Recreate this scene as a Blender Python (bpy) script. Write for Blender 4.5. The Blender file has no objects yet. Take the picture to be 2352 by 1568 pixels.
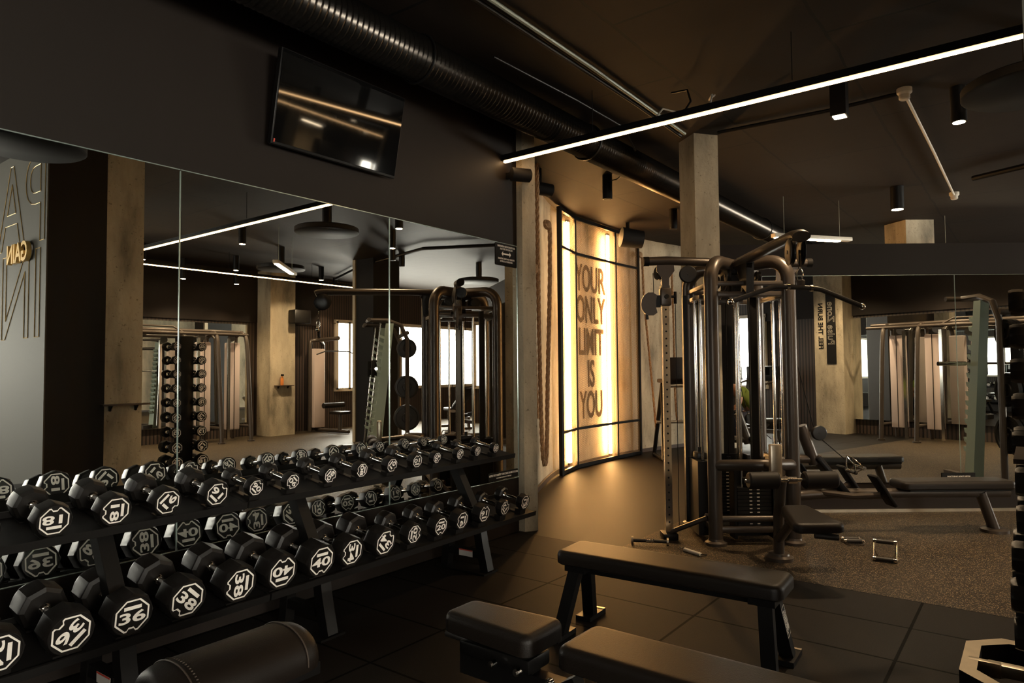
import bpy, bmesh, math, random
from mathutils import Vector as V, Matrix as Mx
R=math.radians; PI=math.pi
random.seed(4)
sc=bpy.context.scene; COL=sc.collection
# ---------------------------------------------------------------- materials
def nt(name):
    m=bpy.data.materials.new(name); m.use_nodes=True
    t=m.node_tree; return m,t,t.nodes['Principled BSDF']
def mat(name,c,rough=.5,metal=0,coat=0,spec=.5,noise=None,bump=None):
    m,t,p=nt(name); p.inputs['Base Color'].default_value=(*c,1); p.inputs['Roughness'].default_value=rough
    p.inputs['Metallic'].default_value=metal; p.inputs['Coat Weight'].default_value=coat; p.inputs['Specular IOR Level'].default_value=spec
    if noise or bump:
        tc=t.nodes.new('ShaderNodeTexCoord')
    if noise:
        sc_,amt=noise; n=t.nodes.new('ShaderNodeTexNoise'); n.inputs['Scale'].default_value=sc_; n.inputs['Detail'].default_value=6
        r=t.nodes.new('ShaderNodeValToRGB'); a,b=1-amt,1+amt
        r.color_ramp.elements[0].position=.3; r.color_ramp.elements[1].position=.7
        r.color_ramp.elements[0].color=(*[x*a for x in c],1); r.color_ramp.elements[1].color=(*[min(1,x*b) for x in c],1)
        t.links.new(tc.outputs['Object'],n.inputs['Vector']); t.links.new(n.outputs['Fac'],r.inputs['Fac']); t.links.new(r.outputs['Color'],p.inputs['Base Color'])
    if bump:
        sc_,st=bump; n=t.nodes.new('ShaderNodeTexNoise'); n.inputs['Scale'].default_value=sc_; n.inputs['Detail'].default_value=4
        b=t.nodes.new('ShaderNodeBump'); b.inputs['Strength'].default_value=st; b.inputs['Distance'].default_value=.01
        t.links.new(tc.outputs['Object'],n.inputs['Vector']); t.links.new(n.outputs['Fac'],b.inputs['Height']); t.links.new(b.outputs['Normal'],p.inputs['Normal'])
    return m
def emis(name,c,s):
    m,t,p=nt(name); p.inputs['Base Color'].default_value=(*c,1); p.inputs['Emission Color'].default_value=(*c,1); p.inputs['Emission Strength'].default_value=s
    return m
def math_n(t,op,a,b=None):
    n=t.nodes.new('ShaderNodeMath'); n.operation=op
    for i,x in enumerate((a,b)):
        if x is None: continue
        if isinstance(x,(int,float)): n.inputs[i].default_value=x
        else: t.links.new(x,n.inputs[i])
    return n.outputs[0]
def concrete(name,c):
    m,t,p=nt(name); tc=t.nodes.new('ShaderNodeTexCoord')
    n=t.nodes.new('ShaderNodeTexNoise'); n.inputs['Scale'].default_value=1.6; n.inputs['Detail'].default_value=9; n.inputs['Roughness'].default_value=.62
    mp=t.nodes.new('ShaderNodeMapping'); mp.inputs['Scale'].default_value=(1.6,1.6,.5)
    r=t.nodes.new('ShaderNodeValToRGB'); e=r.color_ramp.elements
    e[0].position=.33; e[0].color=(*[x*.38 for x in c],1); e[1].position=.60; e[1].color=(*c,1)
    q=e.new(.46); q.color=(*[x*.74 for x in c],1)
    f=t.nodes.new('ShaderNodeTexNoise'); f.inputs['Scale'].default_value=34; f.inputs['Detail'].default_value=5
    g=t.nodes.new('ShaderNodeValToRGB'); g.color_ramp.elements[0].position=.27; g.color_ramp.elements[0].color=(.35,.33,.3,1); g.color_ramp.elements[1].position=.37
    mul=t.nodes.new('ShaderNodeMixRGB'); mul.blend_type='MULTIPLY'; mul.inputs[0].default_value=.8
    b=t.nodes.new('ShaderNodeBump'); b.inputs['Strength'].default_value=.45; b.inputs['Distance'].default_value=.01
    L=t.links.new; L(tc.outputs['Object'],mp.inputs['Vector']); L(mp.outputs[0],n.inputs['Vector']); L(tc.outputs['Object'],f.inputs['Vector'])
    L(n.outputs['Fac'],r.inputs['Fac']); L(f.outputs['Fac'],g.inputs['Fac']); L(r.outputs[0],mul.inputs[1]); L(g.outputs[0],mul.inputs[2])
    L(mul.outputs[0],p.inputs['Base Color']); L(f.outputs['Fac'],b.inputs['Height']); L(b.outputs[0],p.inputs['Normal']); p.inputs['Roughness'].default_value=.85
    return m
def floor_speckle(name,base,fleck,dens):
    m,t,p=nt(name); tc=t.nodes.new('ShaderNodeTexCoord'); L=t.links.new
    v=t.nodes.new('ShaderNodeTexVoronoi'); v.inputs['Scale'].default_value=230
    w=t.nodes.new('ShaderNodeSeparateColor'); L(tc.outputs['Object'],v.inputs['Vector']); L(v.outputs['Color'],w.inputs[0])
    a=math_n(t,'GREATER_THAN',w.outputs[0],1-dens)
    n=t.nodes.new('ShaderNodeTexNoise'); n.inputs['Scale'].default_value=1.3; n.inputs['Detail'].default_value=5; L(tc.outputs['Object'],n.inputs['Vector'])
    r=t.nodes.new('ShaderNodeValToRGB'); e=r.color_ramp.elements; e[0].position=.3; e[0].color=(*[x*.75 for x in base],1); e[1].position=.7; e[1].color=(*[x*1.2 for x in base],1)
    L(n.outputs['Fac'],r.inputs['Fac'])
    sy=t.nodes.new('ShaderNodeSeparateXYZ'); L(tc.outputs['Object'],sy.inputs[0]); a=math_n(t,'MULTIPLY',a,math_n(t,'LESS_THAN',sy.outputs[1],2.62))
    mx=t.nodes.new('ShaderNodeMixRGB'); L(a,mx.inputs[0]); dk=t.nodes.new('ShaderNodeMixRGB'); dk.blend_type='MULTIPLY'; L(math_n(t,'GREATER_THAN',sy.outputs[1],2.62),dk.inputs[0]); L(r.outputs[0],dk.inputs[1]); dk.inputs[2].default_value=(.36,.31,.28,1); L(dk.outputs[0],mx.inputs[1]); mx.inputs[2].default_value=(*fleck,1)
    # wide roll seams across the floor
    sx=t.nodes.new('ShaderNodeSeparateXYZ'); L(tc.outputs['Object'],sx.inputs[0])
    fy=math_n(t,'ABSOLUTE',math_n(t,'SUBTRACT',math_n(t,'FRACT',math_n(t,'MULTIPLY',math_n(t,'SUBTRACT',sx.outputs[0],4.72),.8)),.5))
    s=math_n(t,'GREATER_THAN',fy,.4975)
    m2=t.nodes.new('ShaderNodeMixRGB'); L(s,m2.inputs[0]); L(mx.outputs[0],m2.inputs[1]); m2.inputs[2].default_value=(.004,.004,.004,1)
    L(m2.outputs[0],p.inputs['Base Color']); p.inputs['Roughness'].default_value=.55; p.inputs['Specular IOR Level'].default_value=.15
    b=t.nodes.new('ShaderNodeBump'); b.inputs['Strength'].default_value=.15; b.inputs['Distance'].default_value=.004; L(v.outputs['Distance'],b.inputs['Height']); L(b.outputs[0],p.inputs['Normal'])
    return m
def floor_tile(name,base):
    m,t,p=nt(name); tc=t.nodes.new('ShaderNodeTexCoord'); L=t.links.new
    sx=t.nodes.new('ShaderNodeSeparateXYZ'); L(tc.outputs['Object'],sx.inputs[0])
    row=math_n(t,'FLOOR',math_n(t,'DIVIDE',math_n(t,'SUBTRACT',sx.outputs[0],4.72),.5))
    def seam(o,off,pit,shift=None,w=.486):
        q=math_n(t,'DIVIDE',math_n(t,'SUBTRACT',o,off),pit)
        return math_n(t,'GREATER_THAN',math_n(t,'ABSOLUTE',math_n(t,'SUBTRACT',math_n(t,'FRACT',q),.5)),w)
    s=math_n(t,'MAXIMUM',seam(sx.outputs[0],4.72,.5),seam(sx.outputs[1],.575,1.0,w=.4925))
    n=t.nodes.new('ShaderNodeTexNoise'); n.inputs['Scale'].default_value=150; n.inputs['Detail'].default_value=3; L(tc.outputs['Object'],n.inputs['Vector'])
    r=t.nodes.new('ShaderNodeValToRGB'); e=r.color_ramp.elements; e[0].position=.35; e[0].color=(*[x*.7 for x in base],1); e[1].position=.7; e[1].color=(*[x*1.35 for x in base],1); L(n.outputs['Fac'],r.inputs['Fac'])
    mx=t.nodes.new('ShaderNodeMixRGB'); L(s,mx.inputs[0]); L(r.outputs[0],mx.inputs[1]); mx.inputs[2].default_value=(.0028,.0022,.0018,1)
    L(mx.outputs[0],p.inputs['Base Color']); p.inputs['Roughness'].default_value=.62; p.inputs['Specular IOR Level'].default_value=.12
    L(math_n(t,'MULTIPLY',math_n(t,'SUBTRACT',1.0,math_n(t,'MULTIPLY',s,.7)),.12),p.inputs['Specular IOR Level'])
    h=math_n(t,'SUBTRACT',math_n(t,'MULTIPLY',n.outputs['Fac'],.15),s)
    b=t.nodes.new('ShaderNodeBump'); b.inputs['Strength'].default_value=.5; b.inputs['Distance'].default_value=.004; L(h,b.inputs['Height']); L(b.outputs[0],p.inputs['Normal'])
    return m
def ceiling_mat():
    c=(.0145,.0092,.0058); m,t,p=nt('ceiling_paint'); tc=t.nodes.new('ShaderNodeTexCoord'); L=t.links.new
    br=t.nodes.new('ShaderNodeTexBrick'); br.inputs['Scale'].default_value=1; br.inputs['Mortar Size'].default_value=.012; br.inputs['Brick Width'].default_value=1.9; br.inputs['Row Height'].default_value=1.05
    br.inputs['Color1'].default_value=(*c,1); br.inputs['Color2'].default_value=(*[x*.85 for x in c],1); br.inputs['Mortar'].default_value=(.003,.0025,.002,1)
    n=t.nodes.new('ShaderNodeTexNoise'); n.inputs['Scale'].default_value=3; n.inputs['Detail'].default_value=8
    mp=t.nodes.new('ShaderNodeVectorMath'); mp.operation='ADD'; sc2=t.nodes.new('ShaderNodeVectorMath'); sc2.operation='SCALE'; sc2.inputs['Scale'].default_value=.05
    L(tc.outputs['Object'],n.inputs['Vector']); L(n.outputs['Color'],sc2.inputs[0]); L(tc.outputs['Object'],mp.inputs[0]); L(sc2.outputs[0],mp.inputs[1]); L(mp.outputs[0],br.inputs['Vector'])
    L(br.outputs['Color'],p.inputs['Base Color']); p.inputs['Roughness'].default_value=.72; p.inputs['Specular IOR Level'].default_value=.2
    b=t.nodes.new('ShaderNodeBump'); b.inputs['Strength'].default_value=.35; b.inputs['Distance'].default_value=.02
    h=math_n(t,'SUBTRACT',math_n(t,'MULTIPLY',n.outputs['Fac'],.5),br.outputs['Fac']); L(h,b.inputs['Height']); L(b.outputs[0],p.inputs['Normal'])
    return m
def slat_mat():
    m,t,p=nt('slat_panel'); tc=t.nodes.new('ShaderNodeTexCoord'); L=t.links.new
    sx=t.nodes.new('ShaderNodeSeparateXYZ'); L(tc.outputs['Object'],sx.inputs[0])
    f=math_n(t,'ABSOLUTE',math_n(t,'SUBTRACT',math_n(t,'FRACT',math_n(t,'MULTIPLY',sx.outputs[0],14)),.5))
    s=math_n(t,'GREATER_THAN',f,.3)
    mx=t.nodes.new('ShaderNodeMixRGB'); L(s,mx.inputs[0]); mx.inputs[1].default_value=(.05,.033,.025,1); mx.inputs[2].default_value=(.008,.006,.005,1)
    L(mx.outputs[0],p.inputs['Base Color']); p.inputs['Roughness'].default_value=.5
    return m
def rope_mat():
    return mat('rope_fibre',(.34,.2,.1),.9,noise=(60,.35))
MT=dict(
 wall=mat('dark_wall_paint',(.0130,.0088,.0066),.6,spec=.2,noise=(2,.06)), ceil=ceiling_mat(), conc=concrete('raw_concrete',(.46,.385,.27)), conc2=concrete('grey_concrete',(.30,.27,.22)),
 tile=floor_tile('rubber_tiles',(.0085,.0063,.0048)), speck=floor_speckle('speckled_rubber',(.021,.0150,.0096),(.24,.175,.10),.12),
 mirror=mat('mirror_silver',(.86,.88,.86),0,1), edge=mat('mirror_edge',(.45,.55,.5),.2,.6),
 black=mat('black_powder_coat',(.005,.0044,.004),.4,spec=.25), matte=mat('matte_black',(.0055,.0045,.0039),.65,spec=.2), rubber=mat('black_rubber',(.0075,.006,.0050),.42,spec=.4,bump=(120,.05)),
 char=mat('charcoal_frame',(.060,.047,.037),.36,.4), chrome=mat('chrome',(.78,.74,.68),.12,1), steel=mat('brushed_steel',(.62,.54,.42),.36,1,noise=(9,.12)),
 white=mat('badge_white',(.86,.80,.72),.5), grip=mat('rubber_grip',(.018,.015,.013),.5,bump=(300,.2)),
 leather=mat('black_leather',(.0095,.0066,.0048),.45,spec=.22,bump=(260,.12)), piping=mat('seam_thread',(.05,.035,.025),.5), foam=mat('foam_roller',(.010,.0075,.006),.6,spec=.25),
 led=emis('warm_led',(1,.60,.27),12), ledwall=emis('warm_led_strip',(1,.53,.18),78), lamp=emis('lamp_lens',(1,.78,.5),26), glassw=emis('daylight_pane',(1,.95,.82),24), glassd=emis('shaded_daylight_pane',(1,.95,.85),4.5),
 mesh=mat('expanded_metal',(.16,.12,.075),.5,.4), paint=mat('wall_lettering',(.022,.013,.007),.9,spec=.1), rope=rope_mat(),
 duct=mat('black_duct',(.05,.044,.038),.24,.9), tvs=mat('tv_screen',(.003,.003,.003),.04), red=mat('red_mark',(.5,.05,.03),.5), orange=mat('orange_bottle',(.5,.16,.03),.3),
 shroud=mat('pale_shroud',(.52,.43,.40),.45), grey=mat('grey_panel',(.085,.08,.065),.7,spec=.15), gold=mat('gold_line',(.85,.58,.22),.35,.35), green=mat('green_steel',(.25,.30,.25),.4,.3),
 slat=slat_mat(), pipe=mat('grey_conduit',(.25,.27,.22),.4,.3), bone=mat('off_white_plastic',(.55,.50,.42),.5), skin=mat('skin',(.5,.25,.15),.5), shirt=mat('green_shirt',(.16,.2,.02),.8),
 navy=mat('navy_cloth',(.012,.016,.035),.8), hair=mat('dark_hair',(.02,.013,.01),.6), shoe=mat('white_shoe',(.75,.75,.72),.5), label=mat('label_paper',(.5,.47,.42),.6), wood=mat('ledge_wood',(.05,.03,.02),.5))
# ---------------------------------------------------------------- mesh builder
def rotz(a): return Mx.Rotation(a,4,'Z')
def frame(o,x,z=None):
    x=V(x).normalized(); z=V(z or (0,0,1)); y=z.cross(x).normalized(); z=x.cross(y)
    m=Mx((x,y,z)).transposed().to_4x4(); m.translation=V(o); return m
class B:
    def __init__(s): s.v=[]; s.f=[]; s.m=[]
    def add(s,vs,fs,M=None,mi=0):
        o=len(s.v)
        s.v+= [tuple(M@V(p)) for p in vs] if M else [tuple(p) for p in vs]
        for f in fs: s.f.append([i+o for i in f]); s.m.append(mi)
        return s
    def mesh(s,me,M=None,mi=0): return s.add([v.co for v in me.vertices],[list(p.vertices) for p in me.polygons],M,mi)
    def box(s,c,d,M=None,mi=0):
        x,y,z=c; a,b,h=d[0]/2,d[1]/2,d[2]/2
        vs=[(x+i*a,y+j*b,z+k*h) for k in(-1,1) for j in(-1,1) for i in(-1,1)]
        return s.add(vs,[(0,2,3,1),(4,5,7,6),(0,1,5,4),(2,6,7,3),(0,4,6,2),(1,3,7,5)],M,mi)
    def prism(s,poly,z0,z1,M=None,mi=0):
        n=len(poly); vs=[(x,y,z0) for x,y in poly]+[(x,y,z1) for x,y in poly]
        return s.add(vs,[list(range(n))[::-1],list(range(n,2*n))]+[(i,(i+1)%n,n+(i+1)%n,n+i) for i in range(n)],M,mi)
    def loft(s,rings,M=None,mi=0,caps=True,closed=False):
        n=len(rings[0]); vs=[p for r in rings for p in r]; fs=[]
        k=len(rings)
        for j in range(k if closed else k-1):
            a=j*n; b=((j+1)%k)*n
            fs+=[(a+i,a+(i+1)%n,b+(i+1)%n,b+i) for i in range(n)]
        if caps and not closed: fs+=[list(range(n))[::-1],list(range((k-1)*n,k*n))]
        return s.add(vs,fs,M,mi)
    def lathe(s,prof,M=None,seg=24,mi=0):
        return s.loft([[(r*math.cos(2*PI*i/seg),r*math.sin(2*PI*i/seg),z) for i in range(seg)] for r,z in prof],M,mi)
    def cyl(s,p0,p1,r,r2=None,seg=16,M=None,mi=0):
        return s.tube([p0,p1],r,seg,M=M,mi=mi,r2=r2)
    def tube(s,pts,r,seg=12,M=None,mi=0,r2=None,oval=None,closed=False,sq=False,up=None):
        P=[V(p) for p in pts]; n=len(P); rings=[]
        T=[]
        for i in range(n):
            a=P[i]-P[i-1] if (i>0 or closed) else P[1]-P[0]
            b=P[(i+1)%n]-P[i] if (i<n-1 or closed) else P[i]-P[i-1]
            T.append((a.normalized()+b.normalized()).normalized())
        u=V(up) if up else (V((0,0,1)) if abs(T[0].z)<.9 else V((1,0,0)))
        N=(u-T[0]*u.dot(T[0])).normalized()
        for i in range(n):
            N=(N-T[i]*N.dot(T[i])).normalized(); Bn=T[i].cross(N)
            rr=r if r2 is None else r+(r2-r)*i/(n-1)
            if isinstance(r,(list,tuple)): rr=r[i]
            a,b=(rr,rr) if not oval else (rr*oval,rr)
            if sq: ring=[P[i]+N*(a*x)+Bn*(b*y) for x,y in ((1,1),(-1,1),(-1,-1),(1,-1))]
            else: ring=[P[i]+N*(a*math.cos(2*PI*k/seg))+Bn*(b*math.sin(2*PI*k/seg)) for k in range(seg)]
            rings.append(ring)
        return s.loft(rings,M,mi,closed=closed)
    def pad(s,L,W,H,cr,er,M=None,mi=0,n=6,dome=0,W2=None):
        W2=W2 or W
        def ring(ins,z):
            out=[]
            for cx,cy,a0 in((1,1,0),(-1,1,90),(-1,-1,180),(1,-1,270)):
                w=(W if cx<0 else W2)
                c=max(cr-ins,.001); x=cx*(L/2-cr); y=cy*(w/2-cr)
                for k in range(n+1):
                    a=R(a0+90*k/n); out.append((x+c*math.cos(a),y+c*math.sin(a),z))
            return out
        rs=[ring(er*.6,0),ring(0,er*.4)]
        for k in range(6):
            a=PI/2*k/5; rs.append(ring(er*(1-math.cos(a)),H-er+er*math.sin(a)))
        rs.append(ring(er+.04 if cr>er+.05 else er*1.3,H+dome)) 
        return s.loft(rs,M,mi)
    def rbox(s,c,d,b=.01,M=None,mi=0,seg=2):
        bm=bmesh.new(); bmesh.ops.create_cube(bm,size=1)
        for v in bm.verts: v.co=V((v.co.x*d[0],v.co.y*d[1],v.co.z*d[2]))
        bmesh.ops.bevel(bm,geom=bm.edges[:],offset=b,segments=seg,affect='EDGES',profile=.5)
        me=bpy.data.meshes.new('t'); bm.to_mesh(me); bm.free()
        T=Mx.Translation(c); s.mesh(me,(M@T) if M else T,mi); bpy.data.meshes.remove(me); return s
    def ball(s,c,r,M=None,mi=0,sc_=(1,1,1),seg=16):
        rs=[]
        for j in range(1,9):
            t=PI*j/9; rs.append([(c[0]+sc_[0]*r*math.sin(t)*math.cos(2*PI*i/seg),c[1]+sc_[1]*r*math.sin(t)*math.sin(2*PI*i/seg),c[2]-sc_[2]*r*math.cos(t)) for i in range(seg)])
        return s.loft(rs,M,mi)
    def data(s,name,mats,smooth=35):
        me=bpy.data.meshes.new(name); me.from_pydata([tuple(p) for p in s.v],[],s.f); me.update()
        bm=bmesh.new(); bm.from_mesh(me); bmesh.ops.recalc_face_normals(bm,faces=bm.faces[:]); bm.to_mesh(me); bm.free()
        mats=mats if isinstance(mats,(list,tuple)) else [mats]
        for m in mats: me.materials.append(m)
        if len(mats)>1:
            for p,i in zip(me.polygons,s.m): p.material_index=i
        me.shade_smooth(); me.set_sharp_from_angle(angle=R(smooth)); return me
    def obj(s,name,mats,parent=None,smooth=35):
        o=bpy.data.objects.new(name,s.data(name,mats,smooth)); COL.objects.link(o)
        if parent: o.parent=parent
        return o
def thing(name,label,cat,loc=(0,0,0),rz=0,group=None):
    o=bpy.data.objects.new(name,None); COL.objects.link(o); o.empty_display_size=.1
    o.location=loc; o.rotation_euler=(0,0,rz); tag(o,label,cat,group); return o
def tag(o,label,cat,group=None):
    o['label']=label; o['category']=cat
    if group: o['group']=group
    return o
def struct(o,label=None):
    o['kind']='structure'
    if label: o['label']=label
    return o
def link(me,name,parent,loc=(0,0,0),rot=(0,0,0)):
    o=bpy.data.objects.new(name,me); COL.objects.link(o); o.parent=parent; o.location=loc; o.rotation_euler=rot; return o
def copy_tree(o,parent=None):
    c=o.copy(); COL.objects.link(c); c.parent=parent
    for ch in list(o.children): copy_tree(ch,c)
    return c
_tc={}
def text(s,size=1,xs=1,bold=0,align='CENTER',space=1,ext=.0006,outline=None):
    k=(s,size,xs,bold,align,space,ext,outline)
    if k in _tc: return _tc[k]
    cu=bpy.data.curves.new('txt','FONT'); cu.body=s; cu.size=size; cu.offset=bold*size; cu.align_x=align; cu.align_y='CENTER'; cu.space_character=space; cu.resolution_u=4
    if outline:
        cu.fill_mode='NONE'; cu.bevel_depth=outline; cu.bevel_resolution=0
    else: cu.extrude=ext
    o=bpy.data.objects.new('txt',cu); COL.objects.link(o); dg=bpy.context.evaluated_depsgraph_get(); dg.update()
    me=bpy.data.meshes.new_from_object(o.evaluated_get(dg)); bpy.data.objects.remove(o)
    for v in me.vertices: v.co.x*=xs
    _tc[k]=me; return me
def arc(c,r,a0,a1,n,ax,ay):
    c=V(c); return [c+V(ax)*(r*math.cos(R(a0+(a1-a0)*i/n)))+V(ay)*(r*math.sin(R(a0+(a1-a0)*i/n))) for i in range(n+1)]
def catmull(P,n=8):
    P=[V(p) for p in P]; out=[]
    Q=[P[0]*2-P[1]]+P+[P[-1]*2-P[-2]]
    for i in range(1,len(Q)-2):
        a,b,c,d=Q[i-1:i+3]
        for k in range(n):
            t=k/n; out.append(.5*((2*b)+(c-a)*t+(2*a-5*b+4*c-d)*t*t+(3*b-3*c+d-a)*t**3))
    out.append(P[-1]); return out
U=V((.6093,-.7929,0)); W=V((.7929,.6093,0)); RZ=math.atan2(U.y,U.x)
CEIL=3.58; YM=3.594
# ---------------------------------------------------------------- setting
struct(B().box((2.31,1.0,-.05),(4.82+4.82,22,.1),Mx.Translation((-2.41,0,0))).obj('floor_tiles',MT['tile']),'dark rubber tile floor in half metre squares')
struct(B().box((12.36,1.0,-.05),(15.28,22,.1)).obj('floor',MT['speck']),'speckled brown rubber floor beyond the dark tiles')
struct(B().box((6,0.0,CEIL+.05),(28,22,.1)).obj('ceiling',MT['ceil']),'dark painted board-marked concrete ceiling')
struct(B().box((.385,YM+.12,CEIL/2),(8.77,.24,CEIL)).obj('wall_left',MT['wall']),'dark brown painted wall that carries the big mirrors')
struct(B().prism([(4.763,3.53),(4.81,3.495),(4.877,3.472),(4.90,3.53),(4.93,3.86),(4.77,3.86)],0,CEIL).obj('wall_left_pier',MT['conc']),'raw concrete end of the mirror wall')
cw=catmull([(4.90,3.52,0),(5.62,4.13,0),(6.494,4.62,0),(7.68,5.14,0),(8.8,5.31,0),(9.9,5.29,0),(11.2,5.08,0),(12.5,4.6,0),(14,3.7,0),(16.2,2.0,0)],8)
b=B(); n=len(cw); vs=[]; fs=[]
for k,p in enumerate(cw):
    t=(cw[min(k+1,n-1)]-cw[max(k-1,0)]).normalized(); o=V((-t.y,t.x,0))*.2
    vs+=[(p.x,p.y,0),(p.x,p.y,CEIL),(p.x+o.x,p.y+o.y,CEIL),(p.x+o.x,p.y+o.y,0)]
for k in range(n-1):
    for j in range(4): fs.append((4*k+j,4*k+(j+1)%4,4*k+4+(j+1)%4,4*k+4+j))
fs+=[(0,1,2,3),(4*n-1,4*n-2,4*n-3,4*n-4)]
b.add(vs,fs); struct(b.obj('wall_curved',MT['conc'],smooth=50),'curved raw concrete wall of the recess')
b=B(); b.tube([(p.x+.012,p.y-.018,.03) for p in cw[2:]],.011,sq=True,oval=2.6,up=(0,0,1)); struct(b.obj('baseboard_curved',MT['wood']))
YF=-6.4
struct(B().box((6,YF-.1,CEIL/2),(24,.2,CEIL)).obj('wall_far',MT['slat']),'vertical slat wall with the windows')
struct(B().box((6,YF+.03,CEIL-.56),(9.0,.06,1.12),Mx.Translation((-.4,0,0))).obj('wall_far_soffit',MT['wall']))
struct(B().box((-4.1,-1.4,CEIL/2),(.2,10.2,CEIL)).obj('wall_back',MT['wall']))
struct(B().box((16.3,-2.2,CEIL/2),(.2,8.6,CEIL)).obj('wall_end',MT['wall']))
# core block by the camera with the gold lettering
struct(B().box((2.60,-1.6,CEIL/2),(.50,3.2,CEIL)).obj('wall_core',MT['wall']))
o=B().box((2.345,-1.6,CEIL/2),(.012,3.2,CEIL)).obj('wall_core_panel',MT['grey']); struct(o)
struct(B().box((3.035,-.24,CEIL/2),(.365,.4,CEIL)).obj('pillar',MT['conc']))
t=thing('wall_lettering','outlined gold lettering on the grey panel, seen in the big mirror','lettering',(2.336,-.75,2.0))
Mt=Mx(((0,0,-1,0),(-1,0,0,0),(0,1,0,0),(0,0,0,1)))
b=B(); b.mesh(text('PA',1.22,.95,outline=.0035),Mx.Translation((0,.1,1.0))@Mt); b.mesh(text('IN',1.22,.95,outline=.0035),Mx.Translation((0,.1,.10))@Mt); b.obj('outline_letters',MT['gold'],t)
b=B(); b.mesh(text('GAIN',.26,.9,.02,ext=.02),Mx.Translation((-.03,.14,.55))@Mt); b.obj('raised_letters',MT['gold'],t)
# pillars
c0=V((6.015,2.462,0)); pr=V((.794,-.608,0)); pf=V((.608,.794,0))
def pillar(c,a,bv,h=CEIL,m='conc'):
    q=[c,c+a,c+a+bv,c+bv]; return struct(B().prism([(p.x,p.y) for p in q],0,h).obj('pillar',MT[m]))
pillar(c0,pr*.25,pf*.28); pillar(V((11.62,1.48,0)),U*.42,W*.4+U*-.1)
pillar(V((8.45,-5.85,0)),V((.62,0,0)),V((0,-.5,0))); pillar(V((2.88,-5.95,0)),V((.62,0,0)),V((0,-.45,0)))
pillar(V((8.8,-2.95,0)),V((.68,0,0)),V((0,-.55,0)),m='matte'); o=B().box((8.80,-3.49,CEIL/2),(.07,.07,CEIL)).obj('pillar',MT['conc']); struct(o)
# ---------------------------------------------------------------- right partition with mirrors
P2=Mx.Translation((6.475,2.432,0))@rotz(RZ)
struct(B().box((1.62,.08,1.296),(3.24,.16,2.592),P2).obj('wall_right',MT['wall']),'free-standing dark partition behind the machines')
struct(B().box((1.62,-.008,.014),(3.24,.016,.028),P2).obj('baseboard_right',MT['steel']))
struct(B().box((.06,-.012,1.14),(.12,.024,2.28),P2).obj('trim_1',MT['matte']))
for x0,x1,l in((.12,2.294,'wide mirror on the partition behind the seated row bench'),(2.300,3.22,'mirror panel on the partition beside the tower of dumbbells')):
    t=thing('wall_mirror',l,'mirror',P2@V(((x0+x1)/2,-.004,.28)),RZ)
    B().box((0,0,1),(x1-x0,.008,2.0)).obj('mirror_glass',MT['mirror'],t)
    w=x1-x0; B().box((-w/2-.001,-.001,1),(.0015,.01,2)).box((w/2+.001,-.001,1),(.0015,.01,2)).box((0,-.001,2.001),(w,.01,.003)).obj('mirror_edge',MT['edge'],t)
for x0,x1,l in((-3.9,1.780,'mirror panel of the dumbbell wall nearest the camera'),(1.785,3.262,'middle mirror panel above the dumbbell racks'),(3.267,4.752,'mirror panel next to the concrete pier')):
    t=thing('wall_mirror',l,'mirror',((x0+x1)/2,YM-.004,.467)); w=x1-x0
    B().box((0,0,1.003),(w,.008,2.007)).obj('mirror_glass',MT['mirror'],t)
    B().box((-w/2-.001,-.002,1),(.0018,.012,2)).box((w/2+.001,-.002,1),(.0018,.012,2)).box((0,-.002,2.008),(w,.012,.004)).box((0,-.002,-.001),(w,.012,.004)).obj('mirror_edge',MT['edge'],t)
t=thing('wall_mirror','far mirror behind the cable crossover, seen by reflection','mirror',(5.8,YF+.065,.3)); B().box((0,0,1.05),(4.8,.008,2.1)).obj('mirror_glass',MT['mirror'],t)
# windows
def window(n,x0,x1,z0,z1,M,g='glassw'):
    f=B(); w=x1-x0; xc=(x0+x1)/2
    for z in(z0,z1): f.box((xc,.03,z),(w+.1,.1,.08))
    for x in(x0,xc,x1): f.box((x,.03,(z0+z1)/2),(.07,.1,z1-z0))
    o=f.obj('window_%d'%n,MT['bone']); o.matrix_world=M; struct(o)
    B().box((xc,.02,(z0+z1)/2),(w,.01,z1-z0)).obj('window_pane',MT[g],o)
FM=Mx.Translation((0,YF,0))
for i,(a,c) in enumerate(((10.6,11.35),(11.8,13.6),(14.1,15.8),(-.9,1.45),(-3.4,-1.6))): window(i+1,a,c,.93,2.6,FM,'glassd' if i==4 else 'glassw')
window(6,-1,2.6,.9,2.6,Mx.Translation((-4.0,-2.6,0))@rotz(-PI/2),'glassd')
# ---------------------------------------------------------------- ceiling services
b=B(); prof=[]
L0,L1=-1.5,15.0; nn=int((L1-L0)/.02)
for k in range(nn+1):
    x=L0+(L1-L0)*k/nn; prof.append((.139+(.009 if k%2 else 0),x))
b.lathe(prof,Mx.Translation((0,3.13,3.42))@Mx(((0,0,1,0),(1,0,0,0),(0,1,0,0),(0,0,0,1))),24)
t=thing('air_duct','black spiral air duct running along the ceiling beside the mirror wall','duct',(0,0,0)); b.obj('duct_tube',MT['duct'],t,smooth=25)
for x in(0.6,3.1,5.2,7.6,10.1,12.5): B().tube(arc((x,3.13,3.42),.156,0,360,24,(0,1,0),(0,0,1))[:-1],.008,6,closed=True).obj('duct_bracket',MT['black'],t)
t=thing('linear_light','long warm ceiling light bar crossing the room above the benches','light',(4.58,0,3.18))
b=B().box((0,-.43,.032),(.055,8.04,.05))
for k in range(60): b.box((-.0285,3.4-k*.13,.038),(.002,.07,.008),mi=1)
b.obj('light_housing',[MT['black'],MT['matte']],t); B().box((0,-.43,-.0),(.024,8.02,.014)).obj('light_diffuser',MT['led'],t)
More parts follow.
